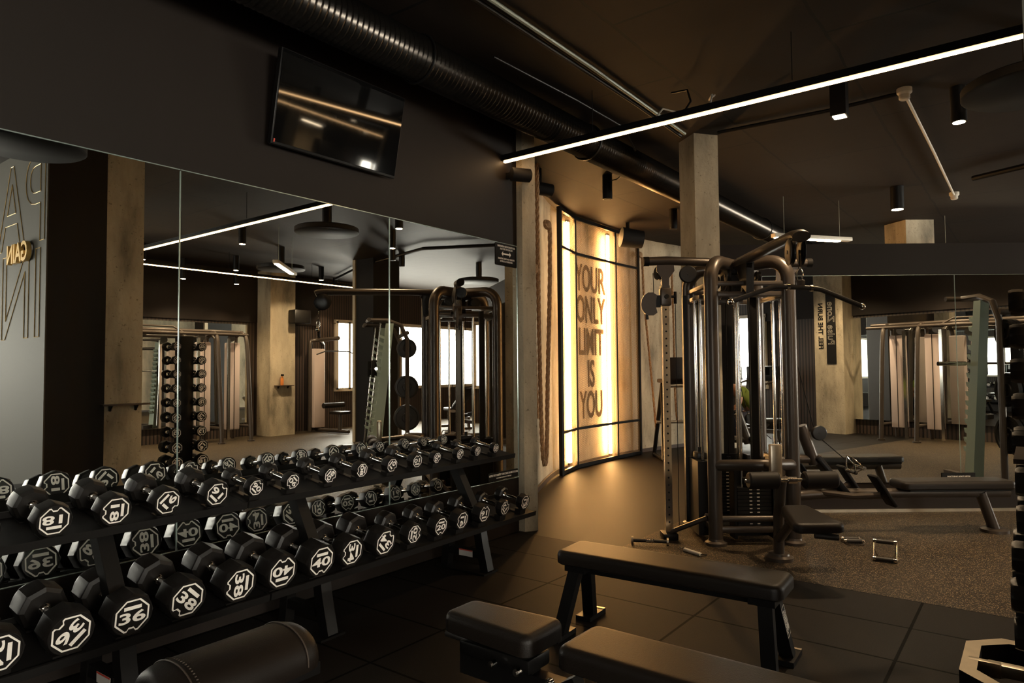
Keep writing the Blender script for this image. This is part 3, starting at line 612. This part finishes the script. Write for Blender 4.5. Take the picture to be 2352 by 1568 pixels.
for x in(-.195,.195):
    B().tube([(x,.1465*math.cos(PI*i/20),.395+.117*max(0,math.sin(PI*i/20))**.8) for i in range(21)],.0028,6).obj('seam_piping',MT['piping'],pdb)
st=B()
for i in range(1,34):
    a=PI*i/34; st.box((-.175,.1455*math.cos(a),.395+.1158*math.sin(a)**.8),(.006,.003,.003))
st.obj('stitching',MT['piping'],pdb)
B().box((0,0,.355),(.56,.2,.04)).obj('frame',MT['black'],t)
for x in(-.2,.2): B().tube([(x,0,.34),(x,0,.03)],.03,sq=True,up=(1,0,0)).box((x,0,.02),(.07,.42,.04)).obj('leg',MT['black'],t)
# ---------------------------------------------------------------- cable machine
T=thing('cable_machine','tall charcoal multi-station cable machine with seat and row bench by the column','gym machine',(5.30,2.05,0),RZ)
H=(.31,.35)
for (x,y) in((0,0),(.62,0),(0,.7),(.62,.7)):
    d=V((H[0]-x,H[1]-y,0)); L=d.length; d.normalize(); rb=.16
    pts=[(x,y,.02),(x,y,1.0),(x,y,2.26-rb)]+[V((x,y,2.26-rb))+d*(rb*(1-math.cos(a)))+V((0,0,rb*math.sin(a))) for a in [PI/2*k/8 for k in range(1,9)]]+[V((x,y,2.26))+d*(L-.06)]
    o=B().tube(pts,.055,18,up=(1,0,0)).obj('post',MT['char'],T); B().lathe([(.085,.0),(.085,.022),(.06,.034),(.055,.05)],Mx.Translation((x,y,0)),24).obj('post_foot',MT['char'],o)
B().rbox((.31,.35,2.24),(.2,.22,.12),.02).rbox((.31,.35,2.1),(.1,.1,.2),.01).obj('hub',MT['matte'],T)
for a,c in(((0,0),(.62,0)),((0,.7),(.62,.7)),((0,0),(0,.7)),((.62,0),(.62,.7))):
    d=V((c[0]-a[0],c[1]-a[1],0)); M=frame((*a,0),d); B().rbox((d.length/2,0,2.07),(d.length-.06,.05,.035),.008,M).rbox((d.length/2,0,1.985),(d.length-.06,.03,.04),.005,M).obj('top_rail',MT['char'],T)
    B().rbox((d.length/2,0,.12),(d.length-.06,.06,.05),.012,M).obj('bottom_rail',MT['char'],T)
B().tube(catmull([(0,-.0,.62),(.08,-.12,.64),(.31,-.27,.66),(.54,-.12,.64),(.62,0,.62)],6),.034,12,oval=1.25).obj('guard_rail',MT['char'],T)
B().tube([(.62,.0,.62),(.64,.35,.62),(.62,.7,.62)],.03,12).obj('side_rail',MT['char'],T)
B().tube([(-.05,.1,.2),(0.05,0,.2),(.62,0,.2)],.026,12).obj('brace_rail',MT['char'],T)
def stack(cx,cy,along,h):
    ax=V((1,0,0)) if along=='x' else V((0,1,0)); M=frame((cx,cy,0),ax)
    b=B(); nplt=int(h/.03)
    for k in range(nplt): b.box((0,0,.15+k*.03),(.27,.10,.026),M)
    o=b.obj('weight_stack',MT['matte'],T)
    b=B()
    for k in range(nplt):
        for s in(-1,1):
            b.box((s*.03,-.0515*1,.15+k*.03),(.022,.001,.009),M); b.box((s*.03,.0515,.15+k*.03),(.022,.001,.009),M)
    b.obj('stack_numbers',MT['bone'],o)
    for s in(-.085,.085): B().cyl(M@V((s,0,.09)),M@V((s,0,1.98)),.0125,seg=12).obj('guide_rod',MT['chrome'],T)
    b=B(); b.rbox((0,0,.15+nplt*.03+.03),(.14,.085,.06),.012,M); b.cyl(M@V((0,0,.15+nplt*.03+.06)),M@V((0,0,.15+nplt*.03+.1)),.018); b.obj('stack_cap',MT['rubber'],T)
    B().cyl(M@V((0,0,.15+nplt*.03+.1)),M@V((0,0,2.0)),.004,seg=6).obj('cable',MT['matte'],T)
    for z in(.10,1.985): B().box((0,0,z),(.3,.05,.03),M).obj('rod_bracket',MT['char'],T)
    b=B()
    for s in(-.155,.155): b.box((s,0,.33),(.02,.13,.6),M)
    b.box((0,.06,.33),(.3,.008,.6),M); b.obj('stack_guard',MT['black'],T)
stack(-.02,.34,'y',.50); stack(.66,.36,'y',.36); stack(.33,.10,'x',.30); stack(.31,.62,'x',.36)
B().box((-.09,.5,1.05),(.035,.05,1.95)).box((.45,.36,1.05),(.055,.055,1.95)).obj('inner_upright',MT['black'],T)
# adjustable cable column
cx,cy=-.325,.2
b=B(); b.box((cx,cy,1.09),(.056,.045,2.06)); 
for k in range(30): b.lathe([(.0075,0),(.0075,.0015)],Mx.Translation((cx,cy-.0225,.14+k*.06))@Mx.Rotation(PI/2,4,'X'),10,mi=1)
b.obj('cable_column',[MT['chrome'],MT['matte']],T)
B().rbox((cx,cy,.03),(.12,.16,.05),.006).obj('column_foot',MT['black'],T)
B().tube([(-.47,cy,2.285),(-.3,cy,2.29),(.05,.27,2.285),(.25,.33,2.26)],.037,16).obj('top_arm',MT['char'],T); B().tube([(.35,.35,2.26),(.6,.35,2.285),(.93,.35,2.285)],.037,16).obj('top_arm',MT['char'],T); B().cyl((.92,.35,2.285),(.965,.35,2.285),.040,seg=18).obj('arm_cap',MT['matte'],T); B().prism([(.66,2.26),(.9,2.26),(.78,2.17),(.70,2.09),(.66,2.09)],-.006,.006,Mx(((1,0,0,0),(0,0,-1,.35),(0,1,0,0),(0,0,0,1)))).obj('arm_bracket',MT['char'],T)
B().cyl((-.50,cy,2.284),(-.455,cy,2.285),.040,seg=18).obj('arm_cap',MT['matte'],T)
B().prism([(-.07,2.25),(.07,2.25),(.075,2.2),(.03,2.14),(.028,2.06),(-.028,2.06),(-.03,2.14),(-.075,2.2)],-.005,.005,Mx.Translation((cx,cy-.03,0))@Mx.Rotation(PI/2,4,'X')).obj('arm_bracket',MT['char'],T)
def pulley(x,y,z,r,ax,name='pulley',th=.03):
    M=frame((x,y,z),(0,0,1) if abs(ax[2])<.5 else (1,0,0),ax); b=B(); b.lathe([(r*.3,-th*.6),(r*.92,-th*.55),(r,-th*.4),(r*.88,0),(r,th*.4),(r*.92,th*.55),(r*.3,th*.6)],M,28); b.lathe([(.012,-th*.75),(.012,th*.75)],M,10); return b.obj(name,MT['rubber'],T)
pulley(cx-.045,cy+.03,2.19,.058,(1,.3,0)); pulley(-.13,cy,2.175,.072,(0,1,0))
B().rbox((cx,cy-.005,1.985),(.088,.085,.15),.012).box((cx,cy,2.07),(.07,.06,.02)).obj('carriage',MT['char'],T); B().cyl((cx,cy-.045,1.985),(cx,cy-.075,1.985),.018,seg=14).cyl((cx+.05,cy,1.99),(cx+.085,cy,1.99),.011).cyl((cx+.085,cy,1.93),(cx+.085,cy,2.03),.013).obj('pin_knob',MT['matte'],T)
B().prism([(.055,.075),(.02,.098),(-.02,.098),(-.052,.075),(-.072,.04),(-.078,0),(-.072,-.04),(-.052,-.072),(-.02,-.092),(.025,-.092),(.055,-.07),(.045,-.03),(.045,.03)],-.018,.018,Mx.Translation((cx-.125,cy-.01,1.925))@Mx.Rotation(PI/2,4,'X')).obj('swivel_pulley',MT['char'],T); B().box((cx-.06,cy,1.95),(.04,.03,.1)).obj('swivel_bracket',MT['black'],T)
B().cyl((cx-.155,cy-.01,1.85),(cx-.15,cy-.01,1.80),.012,seg=10).obj('cable_stop',MT['rubber'],T)
B().cyl((cx+.085,cy,1.93),(cx+.085,cy,.08),.003,seg=6).cyl((cx-.09,cy+.03,2.19),(cx-.09,cy+.01,1.99),.003,seg=6).obj('cable',MT['matte'],T)
B().tube([(cx,cy,.05),(-.05,.05,.2)],.02,10).obj('brace_rail',MT['char'],T)
# front pulldown station
B().tube([(.29,.3,2.25),(.285,.1,2.262),(.25,-.6,2.25),(.215,-1.12,2.235),(.21,-1.2,2.225),(.209,-1.23,2.21)],.058,16,oval=.62,up=(0,0,1)).obj('boom',MT['char'],T)
B().tube([(.275,-.1,2.22),(.30,.12,1.99)],.022,sq=True).prism([(0,2.23),(.25,2.23),(.16,2.08),(.02,1.98)],-.03,.03,Mx(((0,0,1,.285),(1,0,0,-.1),(0,1,0,0),(0,0,0,1)))).obj('boom_gusset',MT['black'],T)
pulley(.17,-1.15,2.125,.085,(1,-.15,0)); pulley(.235,-1.16,2.125,.085,(1,-.15,0),th=.02)
B().tube([(.33,-.43,.02),(.325,-.45,.3),(.315,-.55,.62)],.045,14,up=(1,0,0),oval=.8).obj('seat_post',MT['char'],T); B().lathe([(.10,0),(.10,.024),(.075,.036),(.07,.05)],Mx.Translation((.33,-.43,0)),24).obj('post_foot',MT['char'],T)
B().tube([(.31,-.26,.66),(.315,-.55,.64)],.03,12).obj('brace_rail',MT['char'],T)
B().rbox((.27,-.56,.72),(.085,.05,.26),.012,Mx.Identity(4)).obj('height_slide',MT['steel'],T)
B().cyl((.03,-.62,.60),(.67,-.62,.607),.014,seg=12).cyl((.33,-.62,.603),(.39,-.62,.603),.026,seg=14).obj('roller_axle',MT['chrome'],T)
for x0,x1 in((.05,.265),(.44,.675)): B().tube([(x0,-.62,.602),(x0+.012,-.62,.602),(x1-.012,-.62,.604),(x1,-.62,.604)],[.05,.061,.061,.05],20).obj('foam_roller',MT['foam'],T)
Ms=Mx.Translation((.315,-.95,.375))@rotz(-PI/2)@Mx.Rotation(R(6),4,'Y')
B().pad(.42,.20,.065,.05,.028,Ms,W2=.32).obj('seat_pad',MT['leather'],T)
B().tube([(.32,-.47,.16),(.318,-.75,.36),(.318,-.98,.36)],.034,12).obj('seat_arm',MT['char'],T); B().cyl((.30,-1.1,.335),(.44,-1.12,.325),.02,seg=12).obj('seat_lever',MT['grip'],T)
# row station
B().tube([(.62,.35,.30),(1.1,.35,.33),(2.58,.35,.325)],.034,12,oval=1.2).obj('row_beam',MT['char'],T)
B().pad(.95,.27,.07,.06,.03,Mx.Translation((2.10,.35,.37)),n=7).obj('row_pad',MT['leather'],T); B().box((2.12,.35,.365),(.85,.2,.02)).obj('pad_plate',MT['black'],T)
o=B().tube([(2.34,.35,.33),(2.44,.34,.02)],.052,14,oval=.75,up=(1,0,0)).obj('row_leg',MT['char'],T); B().lathe([(.105,0),(.105,.024),(.08,.036)],Mx.Translation((2.445,.34,0)),24).obj('leg_foot',MT['char'],o)
for y in(.08,.62):
    M=Mx.Translation((1.37,y,.40))@Mx.Rotation(R(-32),4,'Y'); B().rbox((0,0,0),(.03,.15,.29),.012,M).obj('foot_plate',MT['matte'],T)
B().tube([(1.0,.35,.34),(1.2,.2,.33),(1.36,.08,.36)],.028,10).tube([(1.0,.35,.34),(1.2,.5,.33),(1.36,.62,.36)],.028,10).obj('foot_plate_arm',MT['char'],T)
M=Mx.Translation((1.08,.35,.48))@Mx.Rotation(R(-38),4,'Y'); B().rbox((0,0,0),(.05,.16,.42),.015,M).obj('pulley_shroud',MT['black'],T)
B().tube([(.84,.35,.90),(.95,.35,.58)],.048,14,up=(1,0,0)).obj('row_post',MT['char'],T); B().tube([(.62,.35,.62),(1.0,.35,.62)],.034,12,oval=1.1).obj('row_stub',MT['char'],T)
pulley(.985,.33,.84,.062,(0,1,0)); B().cyl((.70,.35,1.95),(.95,.35,.88),.004,seg=6).cyl((1.0,.33,.79),(1.2,.35,.62),.004,seg=6).obj('cable',MT['matte'],T)
B().cyl((.5,.31,1.98),(.3,.31,2.2),.02,seg=10).cyl((.15,.31,1.98),(.3,.35,2.2),.02,seg=10).obj('hub_brace',MT['char'],T)
for p in((.2,.2,2.16),(.45,.2,2.14),(.2,.5,2.14),(.42,.5,2.16)): pulley(*p,.055,(1,0,0))
# hanging lat bar
TM=Mx.Translation((5.30,2.05,0))@rotz(RZ)
t=thing('pulldown_bar','long bent black pulldown bar hanging from the cable machine','cable attachment',TM@V((.205,-1.2,1.885)),RZ)
B().tube(catmull([(-.43,0,-.075),(-.19,0,.005),(-.1,0,.014),(.1,0,-.0),(.19,0,-.03),(.38,0,-.11)],6),.0155,12).obj('bar',MT['grip'],t)
for x,z in((-.075,.013),(.07,.003)): B().cyl((x-.008,0,z),(x+.008,0,z),.021,seg=14).obj('collar',MT['chrome'],t)
for x,z in((-.435,-.077),(.385,-.112)): B().ball((x,0,z),.021).obj('end_ball',MT['chrome'],t)
B().rbox((0,0,.035),(.06,.02,.045),.006).obj('bar_hanger',MT['char'],t); B().tube([(-.014,0,.05),(-.02,0,.1),(0,0,.145),(.02,0,.1),(.014,0,.05)],.0045,8).obj('carabiner',MT['chrome'],t); B().cyl((0,0,.14),(.012,.03,.25),.004,seg=6).obj('cable',MT['matte'],t)
def vgrip(label,loc,rz,p1,p2,ap,rx=0,m='grip'):
    t=thing('row_handle',label,'cable attachment',loc,rz); t.rotation_euler=(R(rx),0,rz)
    for y,z in(p1,p2):
        B().cyl((-.058,y,z),(.058,y,z),.0165,seg=14).obj('grip',MT[m],t)
        for q in(-1,1): B().cyl((q*.056,y,z),(q*.076,y,z),.0175,seg=14).obj('grip_end',MT['chrome'],t)
    b=B()
    for q in(-1,1): b.tube([(q*.07,*p1),(q*.072,(p1[0]+ap[0])/2,(p1[1]+ap[1])/2),(q*.05,*ap),(q*.072,(p2[0]+ap[0])/2,(p2[1]+ap[1])/2),(q*.07,*p2)],.0055,8); b.tube([(q*.073,*p1),(q*.073,*p2)],.0055,8)
    b.tube([(-.05,*ap),(.05,*ap)],.0055,8); b.obj('handle_frame',MT['chrome'],t)
    return t
vgrip('chrome row handle lying flat on the floor nearer the machine seat',(6.0,1.205,.001),R(-60),(.035,.018),(-.035,.018),(-.11,.008))
vgrip('chrome row handle standing on the floor in front of the row bench',(5.575,.905,.001),R(-84),(.03,.125),(-.05,.018),(.05,.007))
vgrip('chrome row handle hanging from the low pulley of the row station',TM@V((1.29,.34,.53)),RZ+R(90),(-.04,0),(.04,0),(0,.12),rx=-25,m='chrome')
t=thing('grip_bar','short black bar with disc ends lying under the cable column','cable attachment',(4.995,2.47,.03),R(-66)); B().cyl((-.13,0,0),(.13,0,0),.014,seg=12).obj('bar',MT['grip'],t); B().cyl((-.03,0,0),(.03,0,0),.0165,seg=12).obj('collar',MT['chrome'],t)
for s in(-1,1): B().cyl((s*.13,0,0),(s*.145,0,0),.03,seg=20).obj('end_disc',MT['steel'],t)
t=thing('grip_bar','short pale straight handle with chrome swivels on the floor behind the bench','cable attachment',(4.93,2.09,.016),R(-114)); B().cyl((-.085,0,0),(.085,0,0),.014,seg=12).obj('grip',MT['bone'],t)
for s in(-1,1): B().tube([(s*.085,0,0),(s*.12,.03,.0),(s*.14,.0,.0),(s*.12,-.03,0)],.005,8).obj('swivel',MT['chrome'],t)
# dip station behind the cable column
t=thing('dip_station','black dip station with padded back in the concrete recess','gym machine',(9.95,4.45,0),RZ)
for s in(-1,1): B().tube([(s*.27,-.35,.02),(s*.2,.0,1.15),(s*.27,.35,.02)],.032,10).tube([(s*.27,-.4,.03),(s*.27,.4,.03)],.03,10).obj('side_frame',MT['black'],t); B().rbox((s*.23,-.18,1.2),(.1,.42,.06),.02).obj('arm_pad',MT['leather'],t)
B().rbox((0,.05,1.35),(.3,.08,.42),.03).obj('back_pad',MT['leather'],t); B().cyl((-.27,.15,.55),(.27,.15,.55),.025).cyl((-.22,.05,1.12),(.22,.05,1.12),.03).obj('cross_bar',MT['steel'],t)
# ---------------------------------------------------------------- room behind the camera, seen in the mirrors
t=thing('cable_crossover','cable crossover with two pale tower shrouds before the far mirror','gym machine',(5.95,-5.72,0))
for s in(-1,1):
    for dx in(0,-.62*s):
        x=(1.75 if s>0 else -1.48)+dx; B().tube(catmull([(x,.38,.02),(x,.30,1.0),(x,.2,1.95),(x,.1,2.13),(x,-.05,2.18)],5),.04,12,up=(1,0,0)).cyl((x,.38,0),(x,.38,.03),.07).obj('post',MT['char'],t)
        B().tube([(x,-.3,.02),(x,-.2,2.1),(x,-.05,2.18)],.035,10,up=(1,0,0)).tube([(x,-.3,.3),(x,.36,.3)],.028,10).obj('rear_post',MT['char'],t)
        B().rbox((x-.17*s,-.05,1.1),(.26,.16,1.75),.02).obj('shroud',MT['shroud'],t); B().box((x-.17*s,.033,1.1),(.012,.006,1.75)).obj('shroud_slot',MT['matte'],t)
        B().box((x-.36*s,.15,1.05),(.05,.04,2.0)).obj('cable_column',MT['chrome'],t)
        B().cyl((x-.3*s,.12,2.06),(x-.3*s,.16,2.06),.07,seg=20).obj('pulley',MT['rubber'],t)
B().cyl((-1.8,-.05,2.19),(1.8,-.05,2.19),.035).cyl((-1.8,.15,2.13),(1.8,.15,2.13),.03).tube([(-.5,.15,2.13),(-.3,.1,2.25),(.3,.1,2.25),(.5,.15,2.13)],.018).obj('top_bar',MT['char'],t)
t=thing('smith_machine','smith machine with green steel uprights, seen in both mirrors','gym machine',(7.35,-1.25,0),RZ)
for x in(0,1.25):
    b=B(); b.loft([[(x-.06,-.08,0),(x+.06,-.08,0),(x+.06,.08,0),(x-.06,.08,0)],[(x-.05,.18,2.15),(x+.05,.18,2.15),(x+.05,.30,2.15),(x-.05,.30,2.15)]])
    for k in range(15):
        zz=.35+k*.11; yo=-.06+.25*zz/2.15
        b.prism([(0,0),(-.07,.03),(-.085,.08),(-.06,.08),(-.045,.055),(0,.055)],-.045,.045,Mx.Translation((x,yo,zz))@Mx(((0,0,1,0),(1,0,0,0),(0,1,0,0),(0,0,0,1))))
    b.obj('upright',MT['green'],t); B().cyl((x+.16,-.1,.06),(x+.14,.1,2.17),.015).obj('guide_rod',MT['chrome'],t); B().tube([(x,-.5,.05),(x,.7,.05)],.04,sq=True).tube([(x,.52,.05),(x,.52,1.9),(x,.42,2.12),(x,.2,2.2),(x-.0,-.1,2.2)],.036,10,up=(1,0,0)).obj('side_frame',MT['char'],t)
    B().tube([(x-.2,-.1,2.2),(x+.3,-.1,2.2)],.03).obj('cross_bar',MT['char'],t)
    for z in((.62,1.12,1.75) if x==0 else ()): B().cyl((x,.52,z),(x+.22,.52,z),.024).obj('storage_peg',MT['chrome'],t)
    B().rbox((x+.15,0,1.42),(.08,.09,.28),.01).obj('slider',MT['matte'],t)
B().tube([(0,.52,2.0),(1.25,.52,2.0)],.036).tube([(0,.52,.05),(1.25,.52,.05)],.036).obj('cross_bar',MT['char'],t)
B().cyl((-.38,0,1.42),(1.8,0,1.42),.015).cyl((-.38,0,1.42),(-.05,0,1.42),.025).cyl((1.47,0,1.42),(1.8,0,1.42),.025).obj('barbell',MT['chrome'],t)
SM=Mx.Translation((7.35,-1.25,0))@rotz(RZ)
def plate(loc,r,th,label,rz=RZ):
    t=thing('weight_plate',label,'weight plate',loc,rz,'weight plates on the smith machine'); M=Mx(((0,0,1,0),(1,0,0,0),(0,1,0,0),(0,0,0,1)))
    b=B(); b.loft([[(x,rr*math.cos(2*PI*i/40),rr*math.sin(2*PI*i/40)) for i in range(40)] for rr,x in((.026,-th/2),(r*.35,-th/2),(r*.4,-th*.3),(r*.8,-th*.3),(r*.84,-th/2),(r,-th*.45),(r,th*.45),(r*.84,th/2),(r*.8,th*.3),(r*.4,th*.3),(r*.35,th/2),(.026,th/2))],closed=True); b.obj('plate_body',MT['rubber'],t)
    return t
for i,(x,lab) in enumerate(((0,'left'),)):
    for z,r,w in((.62,.21,'lowest'),(1.12,.19,'middle'),(1.75,.16,'top')):
        for k in range(2): plate(SM@V((x+.07+k*.065,.52,z)),r,.05,'black weight plate on the %s peg of the smith machine, %s of two'%(w,['inner','outer'][k]))
def mirror_bench(label,x,y,rz,inc):
    t=thing('adjustable_bench',label,'bench',(x,y,0),rz); B().pad(.4,.3,.07,.04,.025,Mx.Translation((-.35,0,.4))).obj('seat_pad',MT['leather'],t)
    B().pad(.85,.3,.07,.04,.025,Mx.Translation((-.13,0,.42))@Mx.Rotation(R(-inc),4,'Y')@Mx.Translation((.44,0,0))).obj('back_pad',MT['leather'],t)
    B().tube([(-.5,0,.33),(.5,0,.25)],.035,sq=True).tube([(-.4,0,.33),(-.45,0,.03)],.03,sq=True,up=(0,1,0)).tube([(.45,0,.28),(.5,0,.03)],.03,sq=True,up=(0,1,0)).box((-.45,0,.025),(.07,.5,.05)).box((.5,0,.025),(.07,.4,.05)).tube([(.2,0,.3),(.3,0,.4+.3*math.sin(R(inc)))],.025,sq=True).obj('frame',MT['char'],t)
mirror_bench('flat bench before the bright windows, mirrored',10.9,-2.2,R(70),12); mirror_bench('inclined bench nearest the windows, mirrored',12.3,-3.9,R(110),35)
t=thing('lat_machine','lat machine with a pale shroud beside the window, mirrored','gym machine',(9.75,-5.75,0),R(180))
B().tube(catmull([(.18,.25,.02),(.18,.25,1.0),(.18,.25,1.95),(.12,.25,2.08),(0,.1,2.1),(0,-.55,2.12)],5),.045,12).tube([(-.18,.25,.02),(-.18,.25,2.0),(0,.1,2.1)],.045,12).tube([(0,.25,.05),(0,-.9,.05)],.04,12).obj('frame',MT['char'],t); B().rbox((0,.2,1.0),(.3,.15,1.8),.02).obj('shroud',MT['shroud'],t)
B().rbox((0,-.6,.46),(.3,.4,.07),.02).obj('seat_pad',MT['leather'],t); B().cyl((0,-.6,.05),(0,-.6,.44),.04).obj('seat_post',MT['char'],t); B().cyl((-.28,-.38,.62),(.28,-.38,.62),.06).obj('foam_roller',MT['foam'],t); B().tube([(-.55,-.5,1.75),(-.3,-.5,1.83),(.3,-.5,1.83),(.55,-.5,1.75)],.014).cyl((0,-.5,1.83),(0,-.5,2.1),.004).obj('pulldown_bar',MT['grip'],t)
def treadmill(x,label):
    t=thing('treadmill',label,'treadmill',(x,-5.0,0),R(180))
    B().rbox((0,0,.11),(.75,1.9,.18),.03).obj('deck',MT['black'],t); B().box((0,-.05,.203),(.5,1.6,.006)).obj('belt',MT['grip'],t)
    for s in(-1,1): B().tube([(s*.36,.75,.15),(s*.36,.85,1.15)],.04,sq=True).tube([(s*.36,.82,1.1),(s*.36,.2,1.0)],.025).obj('upright',MT['char'],t)
    B().rbox((0,.86,1.25),(.8,.12,.34),.03,).obj('console',MT['black'],t); B().box((0,.798,1.3),(.4,.004,.16)).obj('console_screen',MT['tvs'],t); B().box((0,.797,1.17),(.03,.004,.02)).obj('stop_button',MT['red'],t)
treadmill(.75,'black treadmill facing the window nearer the camera side, mirrored'); treadmill(1.7,'black treadmill beside the lettered pillar, mirrored')
# ledges with brackets
for x,y,l in((3.035,-.03,'thin dark ledge on the near concrete pillar, mirrored'),(8.76,-5.84,'thin dark ledge on the far concrete pillar, mirrored')):
    t=thing('wall_ledge',l,'shelf',(x,y,1.08)); B().box((0,.05,0),(.44,.1,.016)).obj('shelf_board',MT['wood'],t)
    for s in(-.12,.12): B().tube([(s,.0,-.06),(s,.05,-.008)],.008,6).box((s,0.0,-.03),(.02,.02,.06)).obj('bracket',MT['black'],t)
t=thing('spray_bottle','orange spray bottle standing on the far pillar ledge, mirrored','bottle',(8.70,-5.785,1.089)); B().lathe([(.035,0),(.037,.02),(.037,.14),(.015,.18),(.013,.2)],None,16).obj('bottle_body',MT['orange'],t); B().rbox((0,.01,.22),(.03,.08,.04),.005).obj('spray_head',MT['matte'],t)
# seated person
def skin_obj(name,verts,edges,radii,m,parent,sub=2):
    me=bpy.data.meshes.new(name); me.from_pydata(verts,edges,[]); o=bpy.data.objects.new(name,me); COL.objects.link(o)
    md=o.modifiers.new('s','SKIN'); md.use_smooth_shade=True
    for v,r in zip(me.skin_vertices[0].data,radii): v.radius=(r,r) if not isinstance(r,tuple) else r
    me.skin_vertices[0].data[0].use_root=True
    md2=o.modifiers.new('u','SUBSURF'); md2.levels=md2.render_levels=sub
    dg=bpy.context.evaluated_depsgraph_get(); dg.update(); nm=bpy.data.meshes.new_from_object(o.evaluated_get(dg)); bpy.data.objects.remove(o)
    nm.materials.clear(); nm.materials.append(MT[m]); nm.shade_smooth(); oo=bpy.data.objects.new(name,nm); COL.objects.link(oo); oo.parent=parent; return oo
mirror_bench('plain bench under the seated person, mirrored',3.47,-2.65,R(-52),0)
t=thing('person','person in a green T-shirt sitting bent forward on a bench, mirrored','person',(3.52,-2.72,0),R(35))
bv=[(0,0,.56),(0,.10,.72),(0,.24,.92),(0,.34,1.02),(0,.44,1.06),(0,.53,1.09),(.10,.03,.55),(.17,.42,.52),(.19,.40,.1),(.2,.5,.06),(-.10,.03,.55),(-.17,.42,.52),(-.19,.40,.1),(-.2,.5,.06),(.18,.32,1.0),(.27,.40,.75),(.15,.56,.62),(.09,.62,.58),(-.18,.32,1.0),(-.27,.40,.75),(-.15,.56,.62),(-.09,.62,.58)]
be=[(0,1),(1,2),(2,3),(3,4),(4,5),(0,6),(6,7),(7,8),(8,9),(0,10),(10,11),(11,12),(12,13),(3,14),(14,15),(15,16),(16,17),(3,18),(18,19),(19,20),(20,21)]
br=[(.15,.12),(.145,.11),(.16,.12),(.12,.09),.055,.09,.095,.062,.045,.035,.095,.062,.045,.035,.06,.045,.034,.035,.06,.045,.034,.035]
skin_obj('body',bv,be,br,'skin',t)
skin_obj('shirt',[(0,0,.58),(0,.10,.74),(0,.24,.93),(0,.33,1.01),(.17,.32,1.0),(.24,.37,.86),(-.17,.32,1.0),(-.24,.37,.86)],[(0,1),(1,2),(2,3),(3,4),(4,5),(3,6),(6,7)],[(.165,.135),(.16,.125),(.175,.135),(.13,.10),.078,.065,.078,.065],'shirt',t)
skin_obj('trousers',[(0,0,.54),(.10,.03,.55),(.17,.42,.53),(.19,.40,.14),(-.10,.03,.55),(-.17,.42,.53),(-.19,.40,.14)],[(0,1),(1,2),(2,3),(0,4),(4,5),(5,6)],[.14,.11,.08,.06,.11,.08,.06],'navy',t)
B().ball((0,.56,1.16),.1,sc_=(.85,1.0,1.12)).obj('hair',MT['hair'],t)
for s in(-1,1): B().rbox((s*.195,.47,.05),(.1,.27,.1),.03).obj('shoe',MT['shoe'],t)
# ---------------------------------------------------------------- lights
def spot(loc,e,ang,size=.05,col=(1,.72,.43),rot=(0,0,0)):
    l=bpy.data.lights.new('lamp_light','SPOT'); l.energy=e; l.color=col; l.spot_size=R(ang); l.spot_blend=.7; l.shadow_soft_size=size
    o=bpy.data.objects.new('lamp_light',l); COL.objects.link(o); o.location=loc; o.rotation_euler=rot
spot((5.60,1.13,3.28),125,115); spot((9.4,1.28,3.28),60,100)
for x,y in((6.32,.42),(7.28,-.76)): spot((x,y,3.28),50,100)
w=bpy.data.worlds.new('world'); sc.world=w; w.use_nodes=True; w.node_tree.nodes['Background'].inputs[0].default_value=(.02,.016,.012,1); w.node_tree.nodes['Background'].inputs[1].default_value=.3
# ---------------------------------------------------------------- groups of repeats
fam={}
for o in COL.objects:
    if o.parent is None and o.get('category') and not o.get('group'): fam.setdefault(o.name.split('.')[0],[]).append(o)
PH=dict(ceiling_spotlight='ceiling spotlights',wall_mirror='mirror panels',pendant_light='pendant light bars',ceiling_disc='round ceiling panels',gym_rope='hanging ropes',row_handle='row handles',ceiling_cable='ceiling cables',conduit_pipe='ceiling conduits',light_strip='light strips behind the mesh',linear_light='long ceiling light bars',dumbbell_rack='two-tier dumbbell racks',smoke_detector='smoke detectors',treadmill='treadmills',wall_ledge='pillar ledges',notice_sticker='mirror notice strips',grip_bar='grip bars on the floor',adjustable_bench='adjustable benches',ceiling_speaker='ceiling speakers')
for k,L_ in fam.items():
    if len(L_)>1 and k in PH:
        for o in L_: o['group']=PH[k]
# ---------------------------------------------------------------- camera
cd=bpy.data.cameras.new('camera'); cam=bpy.data.objects.new('camera',cd); COL.objects.link(cam)
r_=V((.609,-.793,-.008)); d_=V((.027,.031,-.999)); f_=V((.793,.608,.040))
m=Mx((r_.normalized(),-d_.normalized(),-f_.normalized())).transposed().to_4x4(); m.translation=(0,0,1.4); cam.matrix_world=m
cd.sensor_width=36; cd.lens=1567/2352*36; cd.clip_start=.02; cd.clip_end=100; sc.camera=cam
sc.view_settings.view_transform='Standard'; sc.view_settings.look='None'; sc.view_settings.gamma=1; sc.view_settings.exposure=1.0
sc.cycles.use_denoising=True; sc.cycles.sample_clamp_indirect=4; sc.cycles.max_bounces=10; sc.cycles.glossy_bounces=7; sc.cycles.diffuse_bounces=4
